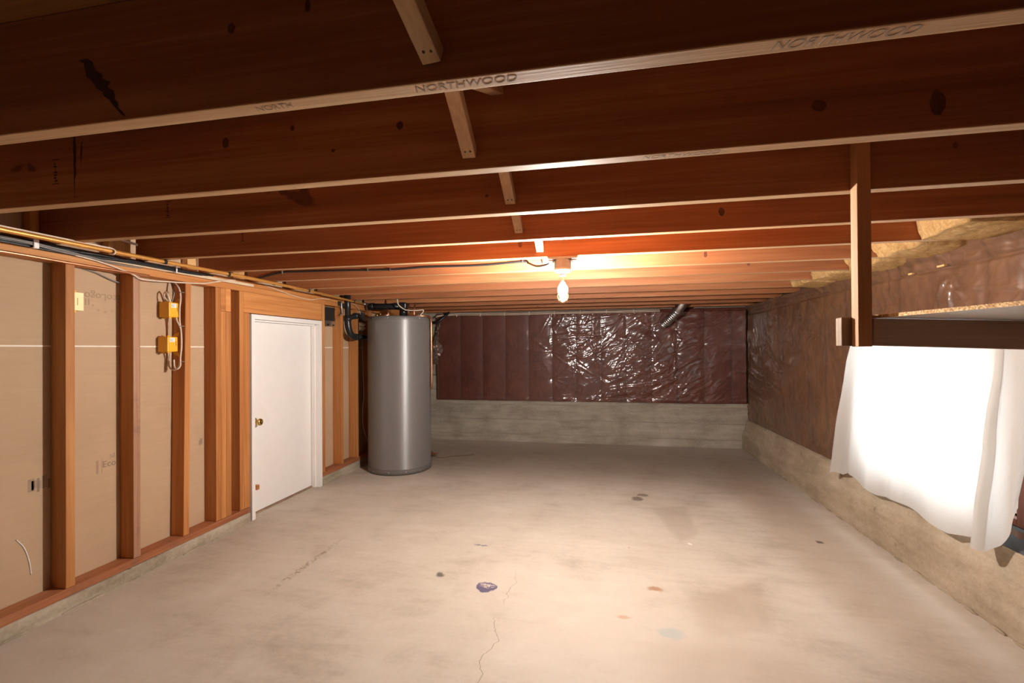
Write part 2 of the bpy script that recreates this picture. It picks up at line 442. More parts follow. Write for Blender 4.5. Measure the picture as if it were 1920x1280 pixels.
class MB:
    """collects shapes given in room coordinates and links them as one mesh object"""
    def __init__(self): self.bm = bmesh.new()
    def box(self, lo, hi, bevel=0.0, seg=2, rot=None, pivot=None, mi=0):
        lo, hi = Vector(lo), Vector(hi)
        c, s = (lo + hi) / 2, hi - lo
        nf = len(self.bm.faces)
        r = bmesh.ops.create_cube(self.bm, size=1.0)
        vs_ = r['verts']
        for v in vs_: v.co = Vector((v.co.x * s.x, v.co.y * s.y, v.co.z * s.z))
        M = Matrix.Translation(c)
        if rot is not None:
            pv = Vector(pivot) if pivot is not None else c
            M = Matrix.Translation(pv) @ rot.to_4x4() @ Matrix.Translation(c - pv)
        if bevel:
            es = list({e for v in vs_ for e in v.link_edges})
            bevel = min(bevel, min(s) * 0.45)
            br = bmesh.ops.bevel(self.bm, geom=es, offset=bevel, segments=seg, affect='EDGES', profile=0.5)
            vs_ = list({v for f in self.bm.faces[nf:] for v in f.verts}) if False else [v for v in set(br['verts']) | {x for x in vs_ if x.is_valid}]
            seen = set(); st = list(vs_)
            while st:
                v = st.pop()
                if v in seen: continue
                seen.add(v)
                for e in v.link_edges: st.append(e.other_vert(v))
            vs_ = list(seen)
        bmesh.ops.transform(self.bm, matrix=M, verts=vs_)
        if mi:
            for f in {f for v in vs_ for f in v.link_faces}: f.material_index = mi
        return self
    def beam(self, a, b, w, h, up=(0, 0, 1), bevel=0.0):
        """bar from a to b, w across, h in the up direction"""
        a, b = Vector(a), Vector(b)
        d = (b - a); L = d.length; d.normalize()
        u = Vector(up); sx = d.cross(u).normalized(); u = sx.cross(d).normalized()
        R = Matrix((sx, d, u)).transposed()
        c = (a + b) / 2
        self.box(c - Vector((w, L, h)) / 2, c + Vector((w, L, h)) / 2, bevel, rot=R)
        return self
    def tube(self, pts, r, n=10, smooth=True, sub=6, caps=True):
        P = [Vector(p) for p in pts]
        if smooth and len(P) > 2:
            Q = []
            for i in range(len(P) - 1):
                p0 = P[max(0, i - 1)]; p1 = P[i]; p2 = P[i + 1]; p3 = P[min(len(P) - 1, i + 2)]
                for k in range(sub):
                    t = k / sub
                    Q.append(0.5 * ((2 * p1) + (p2 - p0) * t + (2 * p0 - 5 * p1 + 4 * p2 - p3) * t * t + (3 * p1 - p0 - 3 * p2 + p3) * t ** 3))
            Q.append(P[-1]); P = Q
        rr = r if callable(r) else (lambda t: r)
        T = (P[1] - P[0]).normalized()
        nrm = T.orthogonal().normalized()
        rings = []
        for i, p in enumerate(P):
            t = (P[min(i + 1, len(P) - 1)] - P[max(i - 1, 0)])
            t = t.normalized() if t.length > 1e-9 else T
            nrm = (nrm - t * nrm.dot(t)).normalized()
            bn = t.cross(nrm)
            rad = rr(i / max(1, len(P) - 1))
            rings.append([self.bm.verts.new(p + (nrm * math.cos(2 * PI * k / n) + bn * math.sin(2 * PI * k / n)) * rad) for k in range(n)])
        for a, b in zip(rings, rings[1:]):
            for k in range(n):
                f = self.bm.faces.new((a[k], a[(k + 1) % n], b[(k + 1) % n], b[k])); f.smooth = True
        if caps:
            self.bm.faces.new(rings[0][::-1]); self.bm.faces.new(rings[-1])
        return self
    def lathe(self, prof, c, axis=(0, 0, 1), n=32, smooth=True):
        """profile of (radius, height) turned about an axis through c"""
        c = Vector(c); q = Vector((0, 0, 1)).rotation_difference(Vector(axis).normalized())
        rings = []
        for r, h in prof:
            if r < 1e-6:
                rings.append([self.bm.verts.new(c + q @ Vector((0, 0, h)))])
            else:
                rings.append([self.bm.verts.new(c + q @ Vector((r * math.cos(2 * PI * k / n), r * math.sin(2 * PI * k / n), h))) for k in range(n)])
        for a, b in zip(rings, rings[1:]):
            if len(a) == 1 and len(b) == 1: continue
            for k in range(n):
                k2 = (k + 1) % n
                if len(a) == 1: vv = (a[0], b[k2], b[k])
                elif len(b) == 1: vv = (a[k], a[k2], b[0])
                else: vv = (a[k], a[k2], b[k2], b[k])
                f = self.bm.faces.new(vv); f.smooth = smooth
        return self
    def grid(self, P, closed=False, smooth=True):
        """P[i][j] points"""
        V = [[self.bm.verts.new(p) for p in row] for row in P]
        for i in range(len(V) - 1):
            for j in range(len(V[0]) - 1):
                f = self.bm.faces.new((V[i][j], V[i + 1][j], V[i + 1][j + 1], V[i][j + 1])); f.smooth = smooth
        return self
    def prism(self, pts, depth):
        """closed outline of 3-D points pushed along the vector depth"""
        d = Vector(depth)
        a = [self.bm.verts.new(Vector(p)) for p in pts]; b = [self.bm.verts.new(Vector(p) + d) for p in pts]
        n = len(a)
        self.bm.faces.new(a[::-1]); self.bm.faces.new(b)
        for k in range(n): self.bm.faces.new((a[k], a[(k + 1) % n], b[(k + 1) % n], b[k]))
        return self
    def build(self, name, mats, parent=None, origin=None, normals=True):
        if normals: bmesh.ops.recalc_face_normals(self.bm, faces=self.bm.faces)
        if origin is None:
            if parent is not None: o0 = world_loc(parent)
            else:
                lo = Vector((min(v.co.x for v in self.bm.verts), min(v.co.y for v in self.bm.verts), min(v.co.z for v in self.bm.verts)))
                hi = Vector((max(v.co.x for v in self.bm.verts), max(v.co.y for v in self.bm.verts), max(v.co.z for v in self.bm.verts)))
                o0 = Vector(((lo.x + hi.x) / 2, (lo.y + hi.y) / 2, lo.z))
        else: o0 = Vector(origin)
        for v in self.bm.verts: v.co -= o0
        me = bpy.data.meshes.new(name)
        self.bm.to_mesh(me); self.bm.free()
        for m in (mats if isinstance(mats, (list, tuple)) else [mats]): me.materials.append(m)
        o = bpy.data.objects.new(name, me)
        COL.objects.link(o)
        if parent is not None: o.parent = parent
        else: o.location = o0
        return o

def tag(o, label=None, cat=None, group=None, kind=None):
    if label: o['label'] = label
    if cat: o['category'] = cat
    if group: o['group'] = group
    if kind: o['kind'] = kind
    return o
def struct(o): o['kind'] = 'structure'; return o
def empty(name, loc, label, cat, group=None):
    o = bpy.data.objects.new(name, None); COL.objects.link(o); o.location = loc
    o.empty_display_size = 0.05
    return tag(o, label, cat, group)
def text_mesh(name, body, mat, parent, mat4, size, shear=0.0, extrude=0.0002, spacing=1.0):
    cu = bpy.data.curves.new(name, 'FONT')
    cu.body = body; cu.size = size; cu.align_x = 'CENTER'; cu.align_y = 'CENTER'
    cu.extrude = extrude; cu.shear = shear; cu.space_character = spacing
    tmp = bpy.data.objects.new(name, cu); COL.objects.link(tmp)
    dg = bpy.context.evaluated_depsgraph_get()
    me = bpy.data.meshes.new_from_object(tmp.evaluated_get(dg))
    bpy.data.objects.remove(tmp); bpy.data.curves.remove(cu)
    me.materials.clear(); me.materials.append(mat)
    o = bpy.data.objects.new(name, me); COL.objects.link(o)
    me.transform(Matrix.Translation(-world_loc(parent)) @ mat4)
    o.parent = parent
    return o

# ------------------------------------------------------------------ dimensions
XL = -2.408           # room face of the left studs
XP = -2.497           # brown board behind the studs
XR = 1.623            # room face of the right footing
XRW = 1.690           # plastic on the right wall
YB = 5.82             # back wall
YF = -4.2             # wall behind the camera
ZJ = 1.674            # underside of the joists
ZT = 1.927            # underside of the subfloor
JY = lambda k: 0.790 + 0.4064 * k

# ------------------------------------------------------------------ structure
struct(MB().box((-2.75, YF - 0.1, -0.12), (2.05, YB + 0.25, 0.0)).build('floor', M_FLOOR, origin=(0, 0, 0)))
struct(MB().box((-2.75, YF - 0.1, ZT), (2.05, YB + 0.25, ZT + 0.05)).build('ceiling', M_SUBFLOOR, origin=(0, 0, ZT)))
wl = struct(MB().box((XP - 0.09, YF - 0.1, 0.0), (XP, 2.790, ZT)).box((XP - 0.09, 2.790, 1.455), (XP, 3.640, ZT))
            .box((XP - 0.09, 3.640, 0.0), (XP, YB + 0.25, ZT)).box((XP - 0.12, 2.70, 0), (XP - 0.09, 3.72, 1.50)).build('wall_left', M_BOARD, origin=(XP, 2, 0)))
b = MB()
for y0, y1 in ((1.0, 2.66), (3.69, 5.80)):
    b.box((XP - 0.001, y0, 1.2125), (XP + 0.0012, y1, 1.2195))
b.build('board_joint', plain('white_gypsum_edge', hexlin(236, 228, 214), 0.8), wl)
def on_left(y, z, rotdeg=0):
    R = Matrix(((0, 0, 1), (1, 0, 0), (0, 1, 0))).to_4x4()      # text x -> +Y, text y -> +Z, facing +X
    return Matrix.Translation((XP + 0.0006, y, z)) @ R @ Matrix.Rotation(math.radians(rotdeg), 4, 'Z')
M_FAINT = plain('faint_grey_print', hexlin(160, 136, 112), 0.85)
M_PRINT = plain('grey_print', hexlin(136, 116, 98), 0.85)
text_mesh('board_print', 'EcoLogo', M_FAINT, wl, on_left(1.905, 1.468, 180), 0.052)
for i, ch in enumerate('oooco'):
    a = math.radians(-58 + 29 * i)
    cy_, cz_ = 1.912 + 0.062 * math.sin(a) * 1.1, 1.452 - 0.058 * math.cos(a)
    text_mesh('board_print', ch, M_FAINT, wl, on_left(cy_, cz_, math.degrees(a)), 0.022)
for y, z0, z1 in ((1.806, 1.425, 1.466), (1.818, 1.420, 1.452), (1.832, 1.420, 1.452)):
    MB().box((XP, y, z0), (XP + 0.0004, y + 0.005, z1)).build('board_print', M_FAINT, wl)
text_mesh('board_print', 'Eco', M_PRINT, wl, on_left(1.930, 0.612), 0.045)
text_mesh('board_print', '50', M_FAINT, wl, on_left(1.945, 0.648, 8), 0.030)
MB().box((XP, 1.8935, 0.572), (XP + 0.0004, 1.8965, 0.640)).build('board_print', M_FAINT, wl)
# two illegible grey smudges of print
def smudge(y0, y1, z0, z1, seed):
    rr = random.Random(seed)
    for q in range(7):
        y = y0 + (y1 - y0) * q / 7
        za, zb = z0 + rr.uniform(0, .3) * (z1 - z0), z1 - rr.uniform(0, .35) * (z1 - z0)
        MB().box((XP, y, za), (XP + 0.0004, y + (y1 - y0) / 7 * rr.uniform(.5, .95), zb)).build('board_print', M_FAINT if q % 2 else M_PRINT, wl)
smudge(1.600, 1.672, 0.558, 0.632, 5)
smudge(2.468, 2.492, 0.585, 0.640, 6)
MB().box((XP, 1.588, 0.566), (XP + 0.0004, 1.612, 0.622)).build('board_print', M_FAINT, wl)
MB().box((XP, 1.868, 0.572), (XP + 0.0004, 1.878, 0.640)).build('board_print', M_FAINT, wl)
MB().tube([(XP + 0.001, 1.545, 0.375), (XP + 0.001, 1.572, 0.33), (XP + 0.001, 1.590, 0.265), (XP + 0.001, 1.598, 0.20)], 0.0026, 6).build('chalk_mark', M_LABEL, wl)

# back wall: cast concrete below, framing above (hidden by the plastic)
wb = MB()
prof = [(YB, 0.0), (YB, 0.50), (YB + 0.012, 0.532), (YB + 0.10, 0.540), (YB + 0.10, ZT), (YB + 0.25, ZT), (YB + 0.25, 0.0)]
wb.prism([(-2.75, y, z) for y, z in prof], (4.8, 0, 0))
wb.box((-2.60, YB - 0.005, 0.50), (-2.172, YB + 0.1, 0.851), 0.006)
struct(wb.build('wall_back', M_CONC_BACK, origin=(0, YB, 0)))
# right wall with the window opening
WY0, WY1, WZ0, WZ1 = 2.285, 3.32, 0.462, 1.255
wr = MB()
for lo, hi in (((1.73, YF - 0.1, 0), (1.80, WY0, ZT)), ((1.73, WY1, 0), (1.80, YB + 0.1, ZT)),
               ((1.73, WY0, 0), (1.80, WY1, WZ0)), ((1.73, WY0, WZ1), (1.80, WY1, ZT))):
    wr.box(lo, hi)
struct(wr.build('wall_right', plain('sheathing', hexlin(96, 70, 52), 0.9), origin=(1.73, 2, 0)))
struct(MB().box((-2.75, YF - 0.1, 0), (2.05, YF, ZT)).build('wall_front', plain('painted_wall', hexlin(120, 104, 88), 0.8), origin=(0, YF, 0)))

# concrete curbs at the foot of the walls
def curb(prof, y0, y1, ny, amp, seed, flip=1):
    """curb profile (x, z) swept along Y with a slightly uneven surface"""
    dense = []
    for (xa, za), (xb, zb) in zip(prof, prof[1:]):
        n = max(1, int(math.hypot(xb - xa, zb - za) / 0.022))
        for i in range(n): dense.append((xa + (xb - xa) * i / n, za + (zb - za) * i / n))
    dense.append(prof[-1])
    P = []
    for j in range(ny + 1):
        y = y0 + (y1 - y0) * j / ny
        row = []
        for i, (x, z) in enumerate(dense):
            d = mnoise.fractal(Vector((x * 9, y * 7 + seed, z * 9)), 1.0, 2.0, 4) * amp
            k = 0.0 if i in (0, len(dense) - 1) else 1.0
            row.append(Vector((x + flip * d * k, y, z + d * 0.5 * k)))
        P.append(row)
    return P
cl = MB()
cl.grid(curb([(XL + 0.006, -0.01), (XL + 0.004, 0.060), (XL - 0.004, 0.0655), (XL - 0.20, 0.0655)], 0.6, 2.790, 150, 0.006, 3.0))
struct(cl.build('baseboard_left', M_CONC_LEFT, origin=(XL, 2, 0)))
cl = MB()
cl.grid(curb([(XL + 0.002, -0.01), (XL, 0.072), (XL - 0.004, 0.0765), (XL - 0.20, 0.0765)], 3.640, 5.85, 120, 0.004, 9.0))
struct(cl.build('baseboard_left', M_CONC_LEFT, origin=(XL, 4.5, 0)))
cr = MB()
cr.grid(curb([(XR, -0.01), (XR + 0.002, 0.165), (XR + 0.012, 0.195), (XR + 0.030, 0.235), (XR + 0.040, 0.315), (XR + 0.052, 0.340), (XR + 0.12, 0.347)], -1.2, 5.84, 330, 0.0075, 5.0, 1))
struct(cr.build('baseboard_right', M_CONC_RIGHT, origin=(XR, 3, 0)))
# lumpy mortar left along the joint between floor and curb
for x, yr, sd in ((XL + 0.010, (0.7, 2.70), 1), (XR - 0.006, (1.2, 5.7), 2)):
    m = MB()
    rnd = random.Random(sd)
    y = yr[0]
    while y < yr[1]:
        if rnd.random() < 0.55:
            L = rnd.uniform(0.04, 0.16); r0 = rnd.uniform(0.003, 0.007)
            m.tube([(x + rnd.uniform(-.004, .004), y + L * t, 0.001 + rnd.uniform(0, .003)) for t in (0, .25, .5, .75, 1)], lambda t, r0=r0: r0 * (0.35 + 1.1 * math.sin(PI * min(max(t, .05), .95))), 6, sub=2)
        y += rnd.uniform(0.05, 0.22)
    struct(m.build('trim_1' if sd == 1 else 'trim_2', M_CONC_LEFT if sd == 1 else M_CONC_RIGHT, origin=(x, 2, 0)))

# ------------------------------------------------------------------ door
dr = struct(empty('door_1', (XL, 3.216, 0), None, None))
f = MB()
JX0 = XL - 0.115
f.box((JX0, 2.806, 0), (XL + 0.006, 2.838, 1.448), 0.002)
f.box((JX0, 3.604, 0), (XL + 0.002, 3.636, 1.448), 0.002)
f.box((JX0, 2.838, 1.414), (XL + 0.004, 3.604, 1.448), 0.002)
f.box((JX0 + 0.04, 3.592, 0), (JX0 + 0.075, 3.604, 1.414), 0.001)
f.box((JX0 + 0.04, 2.838, 1.402), (JX0 + 0.075, 3.604, 1.414), 0.001)
f.build('door_frame', M_WHITE, dr)
leaf = MB().box((JX0 - 0.002, 2.842, 0.012), (JX0 + 0.036, 3.600, 1.410), 0.002).build('door_leaf', M_WHITE, dr)
kn = MB().lathe([(0.0, 0.0), (0.031, 0.0), (0.031, 0.004), (0.026, 0.008), (0.012, 0.010), (0.011, 0.028), (0.020, 0.034), (0.0265, 0.045), (0.025, 0.056), (0.014, 0.062), (0.010, 0.059), (0, 0.059)],
               (JX0 + 0.036, 2.925, 0.671), (1, 0, 0), 28).build('door_knob', M_BRASS, leaf)
tag(kn, 'brass knob')
MB().box((XL - 0.02, 2.838, 0.205), (XL + 0.018, 2.862, 0.238), 0.002).build('wood_stop', M_HDR, dr)
MB().box((JX0 - 0.02, 2.838, 0.0), (JX0 + 0.05, 3.604, 0.008), 0.002).build('threshold', M_GREYWOOD, dr)

# ------------------------------------------------------------------ window and what lies at its foot
wn = struct(empty('window_1', (1.76, 2.8, WZ0), None, None))
f = MB()
for lo, hi in (((1.70, WY0 - 0.055, WZ0 - 0.03), (1.80, WY0, WZ1 + 0.04)), ((1.70, WY1, WZ0 - 0.03), (1.80, WY1 + 0.04, WZ1 + 0.04)),
               ((1.70, WY0, WZ1), (1.80, WY1, WZ1 + 0.04)), ((1.70, WY0, WZ0 - 0.03), (1.80, WY1, WZ0))):
    f.box(lo, hi, 0.002)
f.build('window_frame', M_REDWOOD, wn)
f = MB()
for lo, hi in (((1.755, WY0, WZ0), (1.785, WY0 + 0.03, WZ1)), ((1.755, WY1 - 0.03, WZ0), (1.785, WY1, WZ1)), ((1.755, 2.785, WZ0), (1.785, 2.82, WZ1)),
               ((1.755, WY0 + 0.03, WZ0), (1.785, WY1 - 0.03, WZ0 + 0.03)), ((1.755, WY0 + 0.03, WZ1 - 0.03), (1.785, WY1 - 0.03, WZ1))):
    f.box(lo, hi, 0.002)
f.build('sash', plain('sash_vinyl', hexlin(230, 230, 230), 0.4), wn)
MB().box((1.768, WY0 + 0.02, WZ0 + 0.02), (1.771, WY1 - 0.02, WZ1 - 0.02)).build('pane', M_GLASS, wn)

# ------------------------------------------------------------------ ceiling joists with their bridging
ORD = ['first', 'second', 'third', 'fourth', 'fifth', 'sixth', 'seventh', 'eighth', 'ninth', 'tenth', 'eleventh', 'twelfth', 'thirteenth']
JLAB = {
    0: 'dark brown ceiling joist nearest the camera, mill stamps along its pale underside',
    1: 'knotty brown ceiling joist second from the camera, black split near its left end',
    2: 'brown ceiling joist third from the camera, just behind the hanging shelf post',
    3: 'reddish brown ceiling joist fourth from the camera, one joist in front of the bulb',
    4: 'reddish ceiling joist that carries the lit bulb fixture on its underside',
    5: 'orange ceiling joist just behind the bulb, with a black cable along its face',
    12: 'last ceiling joist, tight against the back wall plastic',
    11: 'ceiling joist second from the back wall plastic',
    10: 'ceiling joist third from the back wall plastic',
}
jrnd = random.Random(4)
JL = {2: -2.494, 3: -2.426, 4: -2.446}
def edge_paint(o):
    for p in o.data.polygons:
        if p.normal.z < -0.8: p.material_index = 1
joists = {}
for k in range(13):
    y0, y1 = JY(k), JY(k) + 0.040
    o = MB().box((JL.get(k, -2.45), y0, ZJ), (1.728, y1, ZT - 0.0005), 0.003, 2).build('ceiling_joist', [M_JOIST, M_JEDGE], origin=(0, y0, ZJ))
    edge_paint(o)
    tag(o, JLAB.get(k, '%s ceiling joist counting away from the camera, lit orange by the bulb' % ORD[k]), 'joist', 'ceiling joists')
    joists[k] = o
def under(x, y, rotdeg=0):
    R = Matrix(((1, 0, 0), (0, -1, 0), (0, 0, -1))).to_4x4()
    return Matrix.Translation((x, y, ZJ - 0.0003)) @ R @ Matrix.Rotation(math.radians(rotdeg), 4, 'Z')
M_STAMP = plain('blue_grey_stamp_ink', hexlin(142, 118, 98), 0.85)
text_mesh('ink_stamp', 'NORTHWOOD', M_STAMP, joists[0], under(0.379, 0.810), 0.030, 0.25, spacing=1.0)
text_mesh('ink_stamp', 'NORTHWOOD', M_STAMP, joists[0], under(-0.243, 0.810), 0.028, 0.25)
text_mesh('ink_stamp', 'NORTHWOOD', M_STAMP, joists[1], under(0.200, 1.216), 0.027, 0.25)
text_mesh('ink_stamp', 'NORTH', M_STAMP, joists[0], under(-0.64, 0.810), 0.024, 0.25)
# small worn grade stamps on the faces: a framed block of short strokes
M_DSTAMP = plain('dark_stamp_ink', (0.028, 0.010, 0.005), 0.85)
for k, x, z, h in ((1, -1.762, 1.782, 0.082), (2, -1.770, 1.779, 0.068), (3, -1.770, 1.765, 0.05)):
    m = MB(); yf = JY(k)
    w = h * 0.34
    m.box((x - w / 2, yf - .0004, z + h / 2 - .0025), (x + w / 2, yf + .001, z + h / 2)); m.box((x - w / 2, yf - .0004, z - h / 2), (x + w / 2, yf + .001, z - h / 2 + .0025))
    rr = random.Random(k)
    for q in range(7):
        zz = z - h * .4 + h * .8 * q / 7
        m.box((x - w * rr.uniform(.1, .35), yf - .0004, zz), (x + w * rr.uniform(-.05, .3), yf + .001, zz + h * 0.07))
    m.build('grade_stamp', M_DSTAMP, joists[k])
# dark splits and pitch streaks in the nearest joists
def streak(k, pts, w):
    yf = JY(k)
    rr = random.Random(int(pts[0][0] * 100))
    L, R = [], []
    n = 14
    for i in range(n + 1):
        t = i / n
        x = pts[0][0] + (pts[1][0] - pts[0][0]) * t + rr.uniform(-.15, .15) * w
        z = pts[0][1] + (pts[1][1] - pts[0][1]) * t
        ww = w * (0.25 + math.sin(PI * min(1, t + .15)) ** 1.0) * rr.uniform(.6, 1.1) * 0.5
        L.append((x - ww, yf - .0005, z)); R.append((x + ww, yf - .0005, z))
    m = MB(); m.grid([[Vector(a), Vector(b_)] for a, b_ in zip(L, R)])
    m.build('bark_streak', plain('bark_brown', hexlin(58, 28, 16), 0.8), joists[k])
streak(0, ((-1.085, 1.815), (-0.985, 1.682)), 0.034)
streak(1, ((-1.684, 1.905), (-1.684, 1.690)), 0.011)
streak(1, ((-1.655, 1.87), (-1.660, 1.79)), 0.006)
# knots in the faces
for k, x, z, rx, rz in ((1, -0.547, 1.814, .011, .012), (1, -1.112, 1.817, .012, .016), (1, -0.885, 1.84, .007, .009), (1, -0.753, 1.762, .007, .005),
                        (1, 0.509, 1.755, .016, .014), (1, 0.75, 1.735, .016, .03), (0, -0.72, 1.83, .009, .012), (0, -0.55, 1.85, .006, .014),
                        (2, -0.40, 1.74, .007, .006), (3, 0.49, 1.745, .012, .018), (4, -0.42, 1.75, .012, .02), (2, 1.05, 1.79, .008, .009), (5, 0.6, 1.73, .01, .02), (6, 0.95, 1.74, .012, .02)):
    m = MB(); yf = JY(k) - .0004
    rr = random.Random(int(x * 1000) + k)
    ring = [Vector((x + rx * math.cos(a) * rr.uniform(.8, 1.1), yf, z + rz * math.sin(a) * rr.uniform(.8, 1.1))) for a in [2 * PI * q / 16 for q in range(16)]]
    c_ = m.bm.verts.new((x, yf, z)); vv = [m.bm.verts.new(p) for p in ring]
    for q in range(16): m.bm.faces.new((c_, vv[q], vv[(q + 1) % 16]))
    m.build('knot', plain('knot_brown', hexlin(92, 48, 27), 0.7, var=0.5), joists[k])

BLAB = {0: 'pale bridging strut on the face of the nearest joist, its top stained red', 1: 'pale bridging strut dropping from behind the nearest joist to the second one',
        2: 'short pale bridging strut between second and third joists', 3: 'short bridging strut between third and fourth joists',
        4: 'small bridging strut end above the bulb, against its joist', 5: 'lit bridging strut just behind the bulb fixture'}
BX = {0: (-.294, -.335), 1: (-.344, -.325), 2: (-.311, -.30), 3: (-.353, -.34), 4: (-.312, -.31), 5: (-.328, -.32)}
for k in range(0, 6):
    xa, xb = BX[k]
    a = Vector((xa, JY(k) - 0.003, 1.716)); c_ = Vector((xb, JY(k - 1) + 0.046, 1.885))
    m = MB(); m.beam(a, c_, 0.036, 0.036, bevel=0.002)
    o = m.build('bridging_strut', M_STRUT)
    tag(o, BLAB[k], 'bridging', 'bridging struts between the joists')
    d = (c_ - a).normalized(); nn = d.cross(Vector((1, 0, 0))).normalized()
    if nn.z > 0: nn = -nn
    for s in (-0.006, 0.008):
        pp = a + d * 0.022 + Vector((s, 0, 0)) + nn * 0.0175
        MB().lathe([(0, 0.0012), (0.0028, 0.001), (0.003, 0)], pp, nn, 10).build('nail', M_DARKMETAL, o)
    if k == 0:
        t0 = a + (c_ - a) * 0.34
        mr = MB(); mr.beam(t0 + nn * 0.0178, c_ + nn * 0.0178, 0.034, 0.0006, up=nn)
        mr.build('red_paint', plain('red_lumber_paint', hexlin(176, 52, 30), 0.7), o)
# one strut of the opposite lean shows beside the first pair
m = MB(); m.beam((-0.268, JY(0) + 0.046, 1.72), (-0.268, JY(1) - 0.006, 1.885), 0.036, 0.036, bevel=0.002)
tag(m.build('bridging_strut', M_STRUT), 'bridging strut of opposite lean, only its lower edge showing under the nearest joist', 'bridging', 'bridging struts between the joists')

# ------------------------------------------------------------------ left wall framing
def member(name, lo, hi, mat, label, cat, group=None, bevel=0.0025, rot=None):
    o = MB().box(lo, hi, bevel, rot=rot).build(name, mat)
    return tag(o, label, cat, group)
XB = XP + 0.0015   # back of the studs
ZS = 0.104         # top of the sill left of the door
member('sill_plate', (XB, 0.6, 0.0665), (XL + 0.003, 2.790, ZS), M_SILL, 'long wooden sill plate on the concrete curb left of the white door', 'sill plate')
member('sill_plate', (XB, 3.640, 0.0780), (XL + 0.002, 5.80, 0.1145), M_SILL, 'wooden sill plate right of the white door, running behind the water heater', 'sill plate')
member('top_plate', (XB, 0.6, 1.598), (XL, 5.80, 1.6355), M_PLATE, 'lower wooden top plate resting on the stud tops of the left wall', 'top plate')
member('top_plate', (XB, 0.6, 1.6365), (XL - 0.001, 5.80, ZJ - 0.001), M_PLATE, 'upper wooden top plate, just below the joists, with cables pinned to it', 'top plate')
G = 'studs of the left wall'
ZU = 1.5975
st = []
def stud(y0, y1, label, mat=M_STUDZ, z0=ZS + .0005, z1=ZU, lean=0.0, name='wall_stud', x0=None, x1=None):
    m = MB(); m.box((x0 or XB, y0, z0), (x1 or XL, y1, z1), 0.003)
    if lean:
        for v in m.bm.verts: v.co.y += lean * (v.co.z - z0) / (z1 - z0)
    return tag(m.build(name, mat), label, 'stud', G)
s1 = stud(1.672, 1.711, 'orange stud farthest left, nearest the camera')
s2 = stud(1.982, 2.020, 'weathered stud with a greyed, bark-edged face, second from the left', [M_STUDZ, M_STUDGREY])
for p in s2.data.polygons:
    if p.normal.x > 0.8: p.material_index = 1
s3 = stud(2.273, 2.311, 'stud carrying the two yellow boxes on its side', lean=0.020)
s4 = stud(2.507, 2.547, 'tall stud just left of the short doubled studs')
stud(2.5485, 2.588, 'left one of the doubled studs under the short blocks', z1=1.447)
stud(2.5890, 2.630, 'right one of the doubled studs under the short blocks', z1=1.447)
for y0, y1, w in ((2.5485, 2.588, 'left'), (2.5890, 2.630, 'right')):
    tag(MB().box((XB, y0, 1.4485), (XL - 0.001, y1, ZU), 0.002).build('filler_block', M_HDR), '%s short wooden block on top of the doubled studs' % w, 'block', 'blocks above the doubled studs')
stud(2.703, 2.741, 'full height stud left of the door and its header')
stud(2.7420, 2.794, 'shorter jack stud against the left side of the door frame', z1=1.452)
member('door_header', (XB, 2.7420, 1.4535), (XL - 0.001, 3.6355, ZU), M_HDR, 'wide knotty header beam above the white door', 'header')
stud(3.640, 3.684, 'stud against the right side of the white door frame', z0=0.115)
stud(3.940, 3.978, 'first stud clear of the door on its right', z0=0.115)
stud(4.217, 4.255, 'second stud right of the door, behind the black drain trap', z0=0.115)
stud(4.500, 4.540, 'stud half hidden behind the left edge of the water heater', z0=0.115)
# blocks and rim pieces seen between the joist ends
G = 'blocks between the joist ends'
for y0, y1, x0, x1, z0, z1, lab in (
        (1.566, 1.600, -2.49, -2.45, ZJ, ZT - .002, 'dim wood block left of the third joist end, above the pipe'),
        (1.893, 2.004, -2.49, -2.45, ZJ, 1.90, 'pale wood block with a nail hole left of the fourth joist end'),
        (2.345, 2.408, -2.49, -2.45, ZJ, 1.90, 'small pale wood block at the fifth joist end'),
        (2.70, 2.80, -2.49, -2.452, ZJ, 1.90, 'small wood block at the sixth joist end, over the door')):
    tag(MB().box((x0, y0, z0), (x1, y1, z1), 0.002).build('joist_block', M_STUDZ if y0 < 1.7 else M_BLOCK), lab, 'block', G)
tag(MB().tube([(-2.462, 1.90, 1.785), (-2.43, 1.96, 1.765), (-2.40, 2.001, 1.752)], 0.006, 10).build('daylight_streak', M_WHITE), 'short white tube standing in for the daylight streak at the fourth joist block', 'daylight streak')  # white tube added to mimic daylight coming through the gap

# ------------------------------------------------------------------ services along the left wall
# brass-coloured pipe strapped under the joist ends
pp = empty('gas_pipe', (-2.26, 1.3, 1.66), 'long brass-coloured pipe strapped under the joist ends along the left wall', 'pipe')
PIPE = [(-2.262, 0.9, 1.661), (-2.262, 1.45, 1.661), (-2.264, 2.0, 1.662), (-2.244, 2.6, 1.662), (-2.262, 3.2, 1.661), (-2.330, 3.9, 1.661), (-2.368, 4.30, 1.661)]
MB().tube(PIPE, 0.0105, 14).build('pipe', M_PIPE, pp)
def pipe_at(y):
    for (xa, ya, za), (xb, yb, zb) in zip(PIPE, PIPE[1:]):
        if ya <= y <= yb:
            t = (y - ya) / (yb - ya); return Vector((xa + (xb - xa) * t, y, za + (zb - za) * t))
for k in (3, 4, 5, 6, 8):
    p = pipe_at(JY(k) + 0.02 if JY(k) < 4.25 else 4.25)
    m = MB(); m.lathe([(0.0128, -0.008), (0.0128, 0.008), (0.0108, 0.008), (0.0108, -0.008), (0.0128, -0.008)], p, (0, 1, 0), 18)
    m.box((p.x - .014, p.y - .008, ZJ - .002), (p.x + .030, p.y + .008, ZJ - .0002))
    m.build('strap', M_DARKMETAL, pp)
vb = MB(); vb.lathe([(0, 0), (0.016, 0), (0.016, 0.022), (0.012, 0.026), (0.012, 0.040), (0.018, 0.044), (0.018, 0.060), (0, 0.062)], (-2.368, 4.295, 1.661), (0.1, 1, -.05), 16)
